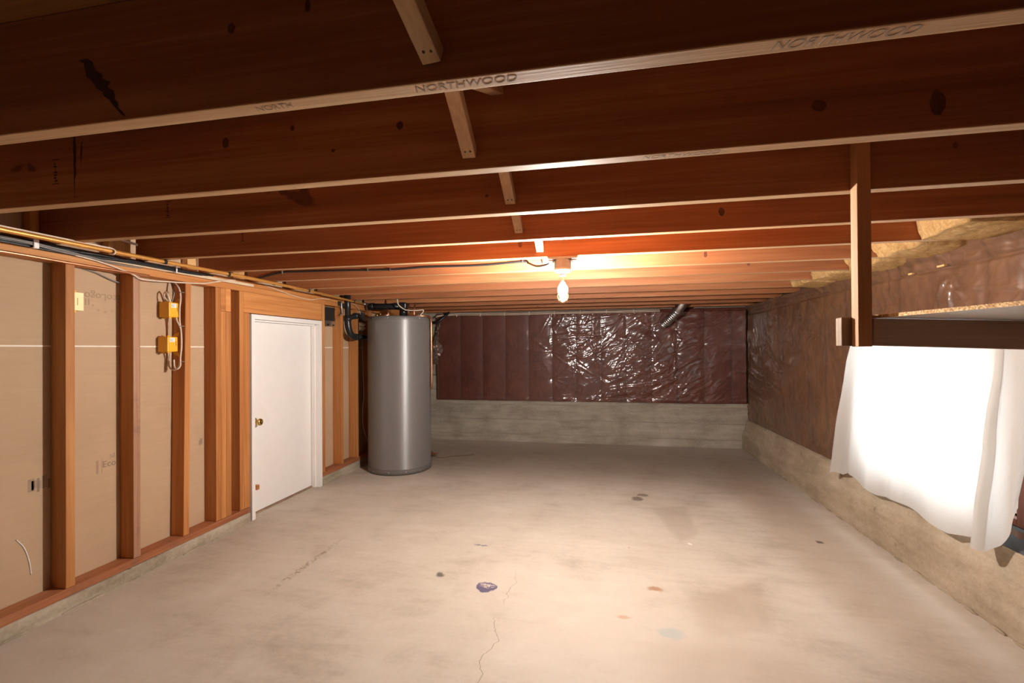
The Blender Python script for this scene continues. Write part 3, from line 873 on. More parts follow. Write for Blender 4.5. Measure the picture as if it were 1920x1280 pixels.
vb.tube([(-2.362, 4.35, 1.655), (-2.362, 4.352, 1.60)], 0.010, 12)
vb.build('valve', M_STEEL, pp)
# black cables bundled on the plate
cab = [
    [(-2.400, 0.9, 1.669), (-2.400, 1.43, 1.667), (-2.398, 1.70, 1.663), (-2.396, 1.98, 1.662), (-2.397, 2.25, 1.660), (-2.402, 2.48, 1.664)],
    [(-2.400, 0.9, 1.658), (-2.398, 1.43, 1.658), (-2.394, 1.66, 1.654), (-2.388, 1.80, 1.658), (-2.394, 1.98, 1.656), (-2.398, 2.25, 1.655), (-2.402, 2.44, 1.660)],
    [(-2.400, 0.9, 1.648), (-2.399, 1.43, 1.650), (-2.398, 1.62, 1.646), (-2.394, 1.80, 1.646), (-2.394, 1.98, 1.651), (-2.396, 2.25, 1.651), (-2.402, 2.40, 1.656)],
    [(-2.400, 0.9, 1.640), (-2.399, 1.43, 1.642), (-2.399, 1.58, 1.639), (-2.396, 1.72, 1.641), (-2.390, 1.86, 1.649), (-2.384, 1.98, 1.659), (-2.390, 2.25, 1.664)],
]
for i, P_ in enumerate(cab):
    tag(MB().tube(P_, 0.0055, 8).build('black_cable', M_BLACK), 'black cable in the bundle pinned along the upper top plate', 'cable', 'black cables bundled on the top plate')
greyp = [[(-2.392, 0.9, 1.664), (-2.390, 1.43, 1.662), (-2.386, 1.60, 1.652), (-2.388, 1.75, 1.640), (-2.398, 1.90, 1.630), (-2.403, 2.02, 1.634)],
         [(-2.390, 0.9, 1.654), (-2.389, 1.43, 1.655), (-2.388, 1.54, 1.650), (-2.390, 1.66, 1.640), (-2.396, 1.78, 1.637), (-2.398, 1.90, 1.656)]]
for lab, P_ in zip(('grey cable crossing the black bundle and dropping to the lower plate', 'grey cable threaded between the black cables at the far left'), greyp):
    tag(MB().tube(P_, 0.0042, 8).build('grey_cable', M_GREYCABLE), lab, 'cable', 'grey cables in the bundle')
for y, z, lab in ((1.545, 1.656, 'white cable clip holding the black bundle at the far left'), (2.21, 1.658, 'thin white cable clip on the black bundle above the yellow boxes')):
    m = MB(); 
    w = 0.010 if y < 2 else 0.004
    m.box((-2.386, y - w, z - 0.020), (-2.380, y + w, z + 0.018), 0.002)
    m.box((-2.406, y - w, z + 0.015), (-2.383, y + w, z + 0.019)); m.box((-2.406, y - w, z - 0.021), (-2.383, y + w, z - 0.017))
    tag(m.build('cable_clip', M_WHITE), lab, 'clip', 'white clips on the cable bundle')
tag(MB().box((XL - .0005, 1.74, 1.6395), (XL + 0.004, 2.83, 1.657), 0.001).build('furring_strip', M_STRIP), 'pale thin strip fixed to the upper top plate under the black cables', 'strip')
tag(MB().tube([(XL + 0.010, 0.9, 1.5975), (XL + 0.010, 1.43, 1.6), (XL + 0.010, 1.66, 1.598), (XL + 0.009, 1.98, 1.597), (XL + 0.008, 2.06, 1.597)], 0.0065, 12).build('copper_tube', M_COPPER), 'shiny copper tube along the lower edge of the top plate, far left', 'pipe')
# white cable that rides on the pipe, wraps round it, and another that sags to the boxes
m = MB(); m.tube([(-2.262, 0.9, 1.6745), (-2.262, 1.45, 1.6745), (-2.260, 1.70, 1.6745), (-2.252, 1.755, 1.672), (-2.247, 1.765, 1.660), (-2.253, 1.762, 1.648), (-2.266, 1.756, 1.648)], 0.0038, 8)
tag(m.build('white_cable', M_WCABLE), 'white cable lying on the brass-coloured pipe and hooked round it', 'cable')
m = MB(); m.tube([(-2.392, 1.70, 1.637), (-2.395, 1.796, 1.628), (-2.398, 1.90, 1.610), (-2.399, 1.976, 1.590), (-2.400, 2.02, 1.573), (-2.398, 2.15, 1.580), (-2.398, 2.29, 1.592), (-2.399, 2.40, 1.604), (-2.400, 2.49, 1.626), (-2.401, 2.58, 1.650), (-2.402, 2.66, 1.664)], 0.0042, 8)
tag(m.build('white_cable', M_WCABLE), 'white cable sagging over the stud tops above the yellow boxes', 'cable')
m = MB(); m.tube([(XP + 0.006, 1.80, 1.598), (XP + 0.008, 1.86, 1.586), (XP + 0.010, 1.935, 1.560), (XP + 0.014, 1.980, 1.549)], 0.0036, 8)
tag(m.build('white_cable', M_GREYCABLE), 'thin cable slanting across the board just left of the weathered stud', 'cable')
m = MB(); m.tube([(-2.402, 2.93, 1.668), (-2.400, 3.10, 1.645), (-2.401, 3.30, 1.622), (-2.402, 3.46, 1.617), (-2.403, 3.60, 1.640), (-2.403, 3.75, 1.652)], 0.0032, 8)
tag(m.build('white_cable', M_WCABLE), 'white cable drooping across the plate above the door header', 'cable')

# ---- yellow boxes
def yellow_box(x0, x1, y0, y1, z0, z1, label, flange_side=1):
    o = empty('junction_box', ((x0 + x1) / 2, (y0 + y1) / 2, z0), label, 'junction box', 'yellow junction boxes on the stud')
    MB().box((x0, y0, z0), (x1, y1, z1), 0.004).build('body', M_YELLOW, o)
    for z, s in ((z1, 1), (z0, -1)):
        for xx in (x0 + 0.012, x1 - 0.022):
            MB().box((xx, y0 + 0.010, min(z, z + s * 0.007)), (xx + 0.012, y0 + 0.026, max(z, z + s * 0.007)), 0.0015).build('lug', M_YELLOW, o)
        MB().prism([(x0 + 0.02, y1, z), (x1 - 0.002, y1, z + s * 0.002), (x1 + 0.004, y1, z + s * 0.027), (x1 - 0.02, y1, z + s * 0.020)], (0, 0.003, 0)).build('mounting_ear', M_YELLOW, o)
    MB().box((x1 - 0.0002, y0 + 0.014, z1 - 0.030), (x1 + 0.0005, y0 + 0.046, z1 - 0.006)).build('paper_label', M_LABEL, o)
    m = MB().box((x1 + 0.0003, y0 + 0.018, z1 - 0.025), (x1 + 0.0008, y0 + 0.020, z1 - 0.011))
    for q in range(3): m.box((x1 + 0.0003, y0 + 0.0195, z1 - 0.013 - q * .006), (x1 + 0.0008, y0 + 0.018 + (0.022, 0.016, 0.020)[q], z1 - 0.011 - q * .006))
    m.build('label_print', plain('blue_print', hexlin(120, 128, 160), 0.8), o)
    MB().box((x1 - .0002, y0 + 0.052, z0 + 0.034), (x1 + 0.0006, y0 + 0.054, z0 + 0.060)).build('slot', M_DARKMETAL, o)
    return o
yellow_box(-2.490, -2.420, 2.196, 2.262, 1.385, 1.470, 'upper one of the two yellow junction boxes on the stud side')
yellow_box(-2.492, -2.424, 2.190, 2.258, 1.186, 1.272, 'lower one of the two yellow junction boxes on the stud side')
o = empty('outlet_box', (-2.44, 1.735, 1.38), 'pale yellow outlet box on the right side of the leftmost stud', 'outlet box')
MB().box((-2.492, 1.7125, 1.383), (-2.420, 1.754, 1.468), 0.003).build('body', M_YELLOW, o)
MB().box((-2.4205, 1.7125, 1.383), (-2.4165, 1.754, 1.468), 0.0015).build('face', M_PALEYEL, o)
MB().box((-2.4170, 1.726, 1.408), (-2.4160, 1.729, 1.442)).build('slot', plain('brown_slot', hexlin(190, 140, 60), 0.6), o)
for z in (1.468, 1.373): MB().box((-2.43, 1.7125, z), (-2.418, 1.724, z + 0.010), 0.002).build('lug', M_YELLOW, o)
# white cables at the boxes
def wcable(P_, label, r=0.0045, mat=None):
    return tag(MB().tube(P_, r, 8).build('white_cable', mat or M_WCABLE), label, 'cable')
YS = 2.266
wcable([(-2.470, YS, 1.597), (-2.440, YS - .004, 1.578), (-2.416, YS - .006, 1.545), (-2.408, YS - .008, 1.497), (-2.414, YS - .008, 1.440), (-2.416, YS - .006, 1.360), (-2.409, YS - .004, 1.300), (-2.408, YS - .004, 1.230), (-2.414, YS - .006, 1.140), (-2.420, YS - .010, 1.100), (-2.445, YS - .016, 1.080), (-2.470, YS - .020, 1.092), (-2.476, YS - .022, 1.125), (-2.462, YS - .026, 1.165), (-2.455, YS - .03, 1.184)],
       'white cable running down past both yellow boxes and looping up into the lower')
wcable([(-2.430, YS - .016, 1.384), (-2.424, YS - .014, 1.360), (-2.410, YS - .010, 1.330), (-2.404, YS - .008, 1.290), (-2.402, YS - .008, 1.220), (-2.408, YS - .010, 1.150), (-2.405, YS - .014, 1.105), (-2.420, YS - .022, 1.085), (-2.436, YS - .022, 1.100), (-2.440, YS - .022, 1.140)],
       'white cable leaving the upper yellow box and looping beside the lower box')
wcable([(-2.424, 2.205, 1.472), (-2.428, 2.200, 1.500), (-2.446, 2.204, 1.526), (-2.468, 2.214, 1.528), (-2.482, 2.222, 1.508), (-2.474, 2.232, 1.485), (-2.455, 2.240, 1.474)], 'white cable curled in a loop on top of the upper yellow box')
wcable([(-2.478, 2.262, 1.597), (-2.462, 2.258, 1.560), (-2.446, 2.252, 1.530), (-2.448, 2.246, 1.495), (-2.456, 2.242, 1.472)], 'grey cable entering the top of the upper yellow box from above', 0.004, M_GREYCABLE)
for z, w in ((1.533, 'above the upper yellow box'), (1.335, 'between the two yellow boxes'), (1.128, 'below the lower yellow box')):
    tag(MB().box((-2.420, 2.2535, z - .002), (-2.398, 2.2755, z + .002), .001).build('cable_staple', M_GREYCABLE), 'small staple holding the white cables to the stud %s' % w, 'staple', 'cable staples on the stud')

# ---- between the studs right of the door
o = empty('duct_chase', (-2.49, 3.81, 1.40), 'dark duct opening with a metal flange right of the door header', 'duct')
MB().box((-2.494, 3.686, 1.466), (-2.470, 3.938, 1.590), 0.002).build('duct_face', M_DARKMETAL, o)
for z in (1.569, 1.482): MB().box((-2.470, 3.686, z), (-2.462, 3.938, z + .005)).build('rib', M_BLACK, o)
MB().box((-2.494, 3.686, 1.412), (-2.462, 3.938, 1.4645), 0.002).build('flange', M_STEEL, o)
for y in (3.80, 3.885): MB().box((-2.4625, y, 1.418), (-2.4610, y + .03, 1.432)).build('slot', M_DARKMETAL, o)
o = empty('pipe_hanger', (-2.40, 3.93, 1.52), 'small steel pipe stub and clamp on the plate right of the door', 'clamp')
MB().tube([(-2.392, 3.925, 1.645), (-2.392, 3.925, 1.59), (-2.394, 3.935, 1.545), (-2.402, 3.915, 1.515)], 0.006, 10).build('stub', M_STEEL, o)
MB().box((XL, 3.885, 1.606), (XL + 0.010, 3.945, 1.648), 0.002).build('clamp', M_DARKMETAL, o)
MB().box((XL, 3.955, 1.598), (XL + 0.016, 4.005, 1.632), 0.002).build('clamp', M_DARKMETAL, o)
# black drain pipe with its trap
o = empty('drain_pipe', (-2.36, 3.98, 1.32), 'thick black drain pipe with an elbow running in behind the water heater', 'pipe')
MB().tube([(-2.380, 4.012, 1.80), (-2.380, 4.012, 1.47)], 0.027, 20, smooth=False).build('upright', M_ABS, o)
MB().tube([(-2.380, 4.012, 1.47), (-2.378, 4.014, 1.43), (-2.374, 4.024, 1.385), (-2.371, 4.050, 1.345), (-2.370, 4.090, 1.325), (-2.370, 4.130, 1.320)], 0.030, 20, sub=8).build('elbow', M_ABS, o)
MB().tube([(-2.370, 4.125, 1.320), (-2.370, 4.49, 1.320)], 0.027, 20, smooth=False).build('branch', M_ABS, o)
for c_, ax in (((-2.379, 4.012, 1.49), (0, 0, 1)), ((-2.371, 4.135, 1.320), (0, 1, 0))):
    MB().lathe([(0.027, -0.022), (0.0335, -0.02), (0.0335, 0.02), (0.027, 0.022)], c_, ax, 24).build('collar', M_ABS, o)
MB().tube([(-2.365, 4.02, 1.500), (-2.348, 4.06, 1.515), (-2.345, 4.09, 1.522)], 0.024, 18).lathe([(0.0, 0.02), (0.030, 0.018), (0.030, -0.02), (0.0, -0.02)], (-2.345, 4.094, 1.523), (0.1, 1, 0.15), 22).build('cleanout', M_ABS, o)
wcable([(-2.400, 4.10, 1.660), (-2.392, 4.16, 1.640), (-2.390, 4.235, 1.600), (-2.392, 4.290, 1.500), (-2.393, 4.305, 1.28), (-2.394, 4.325, 0.90), (-2.392, 4.332, 0.731), (-2.390, 4.300, 0.571), (-2.392, 4.316, 0.405), (-2.388, 4.40, 0.24), (-2.386, 4.470, 0.14)],
       'thin white wire hanging down the studs left of the water heater', 0.003)
o = empty('valve_box', (-2.39, 4.30, 1.39), 'small black and white valve manifold left of the water heater top', 'valve')
MB().box((XL + .001, 4.268, 1.485), (XL + 0.03, 4.335, 1.575), 0.004).build('bracket', M_ABS, o)
for z in (1.452, 1.412): MB().lathe([(0, 0.034), (0.014, 0.032), (0.018, 0.02), (0.018, -0.034), (0, -0.036)], (-2.385, 4.298, z), (0, 1, 0), 18).build('valve_cap', M_PORC, o)
MB().box((XL + .001, 4.262, 1.388), (XL + 0.012, 4.336, 1.474), 0.003).build('plate', M_STEEL, o)

# ------------------------------------------------------------------ water heater
TC = Vector((-2.000, 4.335, 0.0)); TR = 0.309
tk = empty('water_heater', TC, 'tall grey cylindrical water heater standing by the left wall', 'water heater')
MB().lathe([(TR - .004, 0.006), (TR + 0.003, 0.008), (TR + 0.003, 0.052), (TR, 0.056), (TR, 1.488)], TC, n=96).build('tank', M_TANK, tk)
MB().lathe([(0, 0.0), (TR - 0.012, 0.0), (TR - 0.012, 0.012), (TR - 0.004, 0.012)], TC, n=64).build('base', M_DARKMETAL, tk)
MB().lathe([(TR + 0.0035, 1.478), (TR + 0.0045, 1.482), (TR + 0.0045, 1.508), (TR - 0.002, 1.514), (TR - 0.012, 1.512), (0, 1.512)], TC, n=96).build('lid', M_TANKTOP, tk)
MB().lathe([(TR + 0.004, 0.046), (TR + 0.0055, 0.049), (TR + 0.0055, 0.055), (TR + 0.004, 0.058)], TC, n=96).build('seam_band', M_TANKTOP, tk)
for a in (-150, -118, -85, -55, -28):
    q = math.radians(a)
    for z in (0.030, 1.496):
        m = MB(); m.lathe([(0, 0.004), (0.004, 0.0035), (0.005, 0)], TC + Vector(((TR + .003) * math.cos(q), (TR + .003) * math.sin(q), z)), (math.cos(q), math.sin(q), 0), 10)
        m.build('screw', M_STEEL, tk)
# flue and water fittings above the tank
o = empty('vent_pipe', (-1.955, 4.335, 1.512), 'black vent pipe rising from the heater lid and turning left under the joists', 'pipe')
MB().tube([(-1.955, 4.335, 1.5135), (-1.955, 4.335, 1.64)], 0.040, 24, smooth=False).build('upright', M_ABS, o)
MB().tube([(-1.930, 4.335, 1.628), (-2.18, 4.335, 1.632), (-2.325, 4.335, 1.636)], 0.032, 22, smooth=False).build('run', M_ABS, o)
m = MB(); m.box((-1.998, 4.294, 1.596), (-1.912, 4.376, 1.668), 0.016, 4); m.build('elbow', M_ABS, o)
m = MB(); m.lathe([(0.032, -0.02), (0.038, -0.018), (0.038, 0.018), (0.032, 0.02)], (-2.295, 4.335, 1.635), (1, 0, 0), 22); m.build('collar', M_ABS, o)
o = empty('copper_fitting', (-2.08, 4.25, 1.512), 'copper water fitting lying on the heater lid left of the vent', 'fitting')
MB().tube([(-2.185, 4.22, 1.533), (-2.055, 4.22, 1.534)], 0.009, 12, smooth=False).tube([(-2.065, 4.22, 1.512), (-2.065, 4.22, 1.560), (-2.09, 4.24, 1.600)], 0.008, 12).build('tube', M_COPPER, o)
MB().lathe([(0, 0.014), (0.014, 0.014), (0.014, -0.014), (0, -0.014)], (-2.185, 4.22, 1.533), (1, 0, 0), 14).lathe([(0, 0.02), (0.011, 0.02), (0.011, -0.008), (0, -0.008)], (-2.15, 4.22, 1.538), (0, 0, 1), 14).build('union', M_BRASS, o)
tag(MB().tube([(-1.875, 4.28, 1.5125), (-1.875, 4.28, 1.655)], 0.006, 10, smooth=False).lathe([(0, .02), (.013, .02), (.013, -.003), (0, -.003)], (-1.875, 4.28, 1.516), n=14).build('copper_riser', M_COPPER), 'thin copper riser on the heater lid right of the vent', 'pipe')
tag(MB().tube([(-1.825, 4.30, 1.5125), (-1.825, 4.30, 1.59), (-1.82, 4.33, 1.66)], 0.008, 10).lathe([(0, .024), (.012, .024), (.012, -.003), (0, -.003)], (-1.825, 4.30, 1.516), n=14).build('copper_riser', M_COPPER), 'second copper riser, at the right of the heater lid', 'pipe')
(MB().tube([(-1.80, 4.20, 1.518), (-1.70, 4.24, 1.520), (-1.668, 4.30, 1.515), (-1.664, 4.34, 1.48), (-1.664, 4.345, 1.36), (-1.664, 4.35, 0.80)], 0.009, 12).build('relief_tube', M_COPPER, tk))
wcable([(-1.958, 4.20, 1.690), (-1.945, 4.19, 1.640), (-1.919, 4.19, 1.610), (-1.880, 4.19, 1.585), (-1.847, 4.19, 1.576), (-1.760, 4.20, 1.572), (-1.700, 4.21, 1.577), (-1.695, 4.215, 1.560), (-1.720, 4.22, 1.535), (-1.725, 4.225, 1.513)], 'white cable arching from the joists to the right of the heater lid', 0.0055)

# ------------------------------------------------------------------ bulb fixture
lx, ly = -0.196, 2.440
lf = empty('bulb_fixture', (lx, ly, 1.43), 'lit bare bulb in a porcelain holder under the ceiling joists', 'lamp')
MB().box((lx - 0.074, ly - 0.030, 1.660), (lx + 0.074, ly + 0.030, ZJ - 0.0008), 0.002).build('mounting_plate', M_LBOX, lf)
for s in (-1, 1):
    MB().box((lx + s * 0.060 - 0.013, ly - 0.022, 1.650), (lx + s * 0.060 + 0.013, ly + 0.022, 1.6595), 0.002).build('bracket', M_LBOX, lf)
MB().lathe([(0.0, 0.0), (0.0445, 0.0), (0.0445, 0.042), (0.042, 0.0455), (0, 0.0455)], (lx, ly, 1.614), n=8, smooth=False).build('junction_box', M_LBOX, lf)
MB().lathe([(0.0, 0.0), (0.018, 0.0), (0.020, 0.004), (0.036, 0.007), (0.0455, 0.014), (0.047, 0.022), (0.044, 0.0265), (0, 0.0265)], (lx, ly, 1.587), n=40).build('porcelain_holder', M_PORC, lf)
bl = MB().lathe([(0.0, 0.0), (0.012, 0.001), (0.024, 0.006), (0.033, 0.017), (0.037, 0.034), (0.0375, 0.052), (0.0355, 0.076), (0.030, 0.100), (0.022, 0.122), (0.0165, 0.136), (0.0145, 0.150)],
                (lx, ly, 1.430), n=40).build('bulb', M_BULBGLASS, lf, normals=True)
MB().lathe([(0.0, 0.0), (0.0150, 0.0), (0.0158, 0.006), (0.0150, 0.009), (0.0158, 0.012), (0.0150, 0.016), (0, 0.016)], (lx, ly, 1.574), n=24).build('screw_cap', M_STEEL, bl)
MB().lathe([(0.004, -0.09), (0.005, -0.05), (0.010, -0.004), (0, -0.001)], (lx, ly, 1.574), n=16).build('glass_stem', M_BULBGLASS, bl)
core = [(0.026 * math.sin(PI * q / 14), -0.033 * math.cos(PI * q / 14)) for q in range(15)]
core[0] = (0.0, -0.033); core[-1] = (0.0, 0.033)
MB().lathe(core, (lx, ly, 1.500), n=24).build('glowing_core', M_FILAMENT, bl)
for q in range(9):
    a = 2 * PI * q / 9 + 0.2
    MB().tube([(lx + 0.028 * math.cos(a), ly + 0.028 * math.sin(a), 1.478), (lx + 0.0285 * math.cos(a), ly + 0.0285 * math.sin(a), 1.462), (lx + 0.020 * math.cos(a), ly + 0.020 * math.sin(a), 1.443)], 0.0018, 6, sub=3).build('filament', M_FILDIM, bl)
YC = JY(5) - 0.006
bk = empty('black_cable', (-1.2, YC, 1.70), 'black cable stapled along the joist face from the left wall to the bulb', 'cable')
MB().tube([(-2.38, YC, 1.692), (-2.27, YC, 1.715), (-2.162, YC, 1.732), (-1.997, YC, 1.731), (-1.716, YC, 1.727), (-1.33, YC, 1.719), (-1.107, YC, 1.726), (-0.749, YC, 1.722), (-0.475, YC, 1.733),
           (-0.44, YC - .01, 1.722), (-0.40, YC - .08, 1.695), (-0.36, YC - .16, 1.672), (-0.31, YC - .27, 1.655), (-0.275, ly + .045, 1.650), (-0.262, ly + .02, 1.660)], 0.0062, 10).build('sheath', M_BLACK, bk)
for x, z in ((-2.162, 1.732), (-1.52, 1.723), (-1.36, 1.720), (-0.475, 1.733)):
    m = MB(); m.box((x - .003, YC - 0.009, z - 0.010), (x + .003, YC + 0.0055, z + 0.010), 0.001); m.build('staple', M_STEEL, bk)

# ------------------------------------------------------------------ plastic sheets over the insulation
def vnoise(x, y, seed):
    rs = np.random.RandomState(seed); T = rs.rand(256, 256)
    xi = np.floor(x).astype(int); yi = np.floor(y).astype(int); fx = x - xi; fy = y - yi
    fx = fx * fx * fx * (fx * (fx * 6 - 15) + 10); fy = fy * fy * fy * (fy * (fy * 6 - 15) + 10)
    g = lambda i, j: T[i % 256, j % 256]
    return (g(xi, yi) * (1 - fx) + g(xi + 1, yi) * fx) * (1 - fy) + (g(xi, yi + 1) * (1 - fx) + g(xi + 1, yi + 1) * fx) * fy
def fnoise(x, y, seed, o=4):
    v = 0; a = 0.5; f = 1.0
    for i in range(o):
        v = v + a * vnoise(x * f + 17.3 * i, y * f + 5.1 * i, seed + i); a *= 0.5; f *= 2.07
    return v / (1 - 0.5 ** o)
def wrinkles(U, V, staples, seed, radial=0.010, fold=0.010, calm=None, sharp=1.6):
    rs = np.random.RandomState(seed)
    D = np.zeros_like(U)
    Wt = np.ones_like(U) if calm is None else calm
    wx = (fnoise(U * 3, V * 3, seed + 40) - 0.5) * 0.10; wy = (fnoise(U * 3, V * 3, seed + 50) - 0.5) * 0.10
    for (u, v, s) in staples:
        dx, dy = U - u, V - v
        r = np.hypot(dx, dy); th = np.arctan2(dy + wy * r * 4, dx + wx * r * 4)
        n = rs.randint(7, 12); ph = rs.rand() * 6.28
        m = 0.55 + 0.45 * np.sin(th * rs.randint(1, 3) + rs.rand() * 6)
        ridge = (1 - np.abs(np.sin(n * th * 0.5 + ph + 1.3 * np.sin(2 * th + ph)))) ** sharp
        D += s * (radial * ridge * m * (r / (r + 0.04)) * np.exp(-r / 0.19) - 0.010 * np.exp(-(r / 0.05) ** 1.2))
    F = np.zeros_like(U)
    for ang, ln, wd, amp, sd in ((0.55, 0.60, 0.095, 1.0, 1), (0.12, 0.80, 0.075, 0.9, 2), (-0.5, 0.50, 0.11, 0.6, 3), (1.0, 0.45, 0.07, 0.6, 4)):
        a = U * math.cos(ang) + V * math.sin(ang) + wx * 0.8; b_ = -U * math.sin(ang) + V * math.cos(ang) + wy * 0.8
        nz = fnoise(a / ln, b_ / wd, seed + sd * 7, 3)
        rg = (1 - np.abs(2 * nz - 1)) ** 3
        mask = np.clip((fnoise(U / 0.5, V / 0.4, seed + sd * 11, 2) - 0.42) * 5, 0, 1)
        F += amp * rg * mask
    D += fold * F * Wt
    D = D + 0.0022 * (fnoise(U / 0.11, V / 0.11, seed + 90, 2) - 0.5) * Wt
    return D
def to_sheet(name, P, mat, hole=None, parent=None, origin=None):
    ny, nx, _ = P.shape
    m = bmesh.new()
    V = [[m.verts.new(P[i, j]) for j in range(nx)] for i in range(ny)]
    for i in range(ny - 1):
        for j in range(nx - 1):
            if hole is not None and hole(*(P[i, j] + P[i + 1, j + 1]) / 2): continue
            f = m.faces.new((V[i][j], V[i][j + 1], V[i + 1][j + 1], V[i + 1][j])); f.smooth = True
    bmesh.ops.delete(m, geom=[v for v in m.verts if not v.link_faces], context='VERTS')
    mb = MB(); mb.bm.free(); mb.bm = m
    return mb.build(name, mat, parent, origin, normals=False)

M_SHEET_B = mat_plastic('brown_batts_under_plastic', hexlin(76, 40, 30), hexlin(112, 60, 46), 1.0, 0.17, 'x', 0.0, 0.3025, 0.55)
M_SHEET_R = mat_plastic('brown_batts_under_dull_plastic', hexlin(82, 55, 37), hexlin(122, 84, 56), 0.9, 0.19, 'y', 0.0, 0.3025, 0.35, 0.4)
xs = np.linspace(-2.145, 1.672, 560); zs = np.linspace(0.528, 1.668, 170)
U, V = np.meshgrid(xs, zs)
stB = [(-0.622, 1.152, 1), (-0.324, 1.081, 1.2), (-0.053, 1.115, 1.2), (0.889, 1.132, 1.3), (-0.022, 0.842, 1.2), (-0.613, 0.816, .8), (0.871, 1.419, 1.2), (1.211, 1.229, 1.1), (-0.62, 1.499, .7),
       (-0.13, 1.309, .9), (0.272, 1.597, .8), (0.595, 1.434, 1), (-1.07, 1.154, .35), (-1.519, 1.085, .3), (-0.056, 0.60, .9), (0.296, 0.585, .9), (0.6, 0.60, .9), (0.9, 0.72, .8), (1.20, 0.60, .7),
       (-0.33, 0.62, .7), (0.60, 0.95, .8), (0.29, 1.25, .7), (1.5, 0.9, .5), (-1.83, 0.9, .3), (-1.22, 0.70, .3), (1.22, 1.56, .7)]
calm = np.clip((U + 1.1) / 0.9, 0.16, 1.0) * np.where(U > 1.0, np.clip(1 - (U - 1.0) * 1.2, .35, 1), 1)
D = wrinkles(U, V, stB, 11, 0.0100, 0.0080, calm)
fr = np.abs(((U - 0.0) / 0.3025) % 1.0 - 0.5) * 2
D += 0.006 * (1 - fr ** 3)          # batts puff out between the seams
edge = np.clip((V - 0.528) / 0.03, 0, 1) * np.clip((1.668 - V) / 0.02, 0, 1)
D *= 0.25 + 0.75 * edge
low = np.clip(1 - (V - 0.528) / 0.05, 0, 1)
D += low * 0.012 * fnoise(U / 0.05, V / 0.05, 77, 3)
band = np.exp(-((V - 1.618) / 0.016) ** 2)
D += band * 0.018 * fnoise(U / 0.035, V / 0.03, 33, 3) * (U > -0.6)
P = np.stack([U, 5.812 - D, V + 0.006 * (fnoise(U / .3, V * 0, 8, 2) - .5) * low], -1)
bs = to_sheet('vapor_barrier', P, M_SHEET_B, origin=(0, 5.81, 0.53))
tag(bs, 'glossy wrinkled clear plastic over brown insulation on the back wall', 'plastic sheet')
# plastic on the right wall, cut out round the window
ys = np.linspace(0.9, 5.79, 520); zs = np.linspace(0.335, 1.672, 150)
U, V = np.meshgrid(ys, zs)
stR = [(2.625, 1.565, 2.0), (2.283, 1.629, .8), (2.224, 1.426, 1), (5.038, 1.453, 1), (4.705, 1.60, .8), (4.044, 1.31, 1), (5.107, 1.227, .9), (3.917, 1.41, .8), (4.35, 0.85, 1), (4.7, 0.95, .8), (5.3, 0.7, .7),
       (3.75, 0.75, .7), (4.35, 1.15, .8), (3.6, 1.1, .6), (5.5, 1.1, .7), (3.1, 1.45, .8)]
D = wrinkles(U, V, stR, 23, 0.021, 0.010, sharp=2.6) + 0.006 * (1 - np.abs(2 * fnoise(U / 0.10, V / 0.16, 61, 4) - 1)) ** 2
fr = np.abs((U / 0.3025) % 1.0 - 0.5) * 2
D += 0.006 * (1 - fr ** 3)
crease = np.exp(-((V - (1.585 + 0.008 * np.sin(U * 2.1))) / 0.006) ** 2)
D -= crease * 0.020
lip = np.clip((V - 1.625) / 0.03, 0, 1)
D += lip * 0.030 * (0.5 + 0.7 * fnoise(U / .25, V * 0 + 2, 5, 3))
D *= 0.3 + 0.7 * np.clip((V - 0.335) / 0.03, 0, 1)
P = np.stack([1.700 - D, U, V + 0.016 * (fnoise(U / 0.35, V * 0, 3, 3) - .5) * lip], -1)
rs_ = to_sheet('vapor_barrier', P, M_SHEET_R, hole=lambda x, y, z: 2.222 < y < 3.366 and 0.425 < z < 1.300, origin=(1.70, 3.3, 0.34))
tag(rs_, 'dull wrinkled plastic over brown insulation on the right wall, above the curb', 'plastic sheet')
for y, z, l in ((2.664, 1.590, 0.05), (2.895, 1.587, 0.03)):
    MB().box((1.674, y - l / 2, z - 0.0045), (1.690, y + l / 2, z + 0.0045), 0.001).build('tear', plain('bare_wood_in_tear', hexlin(222, 176, 116), 0.8), rs_)
# gathered plastic hanging in the left corner of the back wall
m = MB()
rr = random.Random(12)
rows = []
for i in range(26):
    t = i / 25
    z = 1.56 - 0.56 * t
    w = 0.012 + 0.075 * math.exp(-((t - 0.66) / 0.17) ** 2) + 0.02 * t
    cx = -2.165 + 0.075 * (1 - t) ** 2
    rows.append([Vector((cx + (q / 9 - .5) * 2 * w + rr.uniform(-.008, .008), 5.775 + rr.uniform(-.022, .022), z + rr.uniform(-.010, .010))) for q in range(10)])
m.grid(rows, smooth=False)
o = m.build('gathered_edge', plain('crumpled_clear_plastic', hexlin(170, 150, 140), 0.16, 0.7, var=0.3), bs)
o['label'] = 'crumpled shiny edge of the plastic'

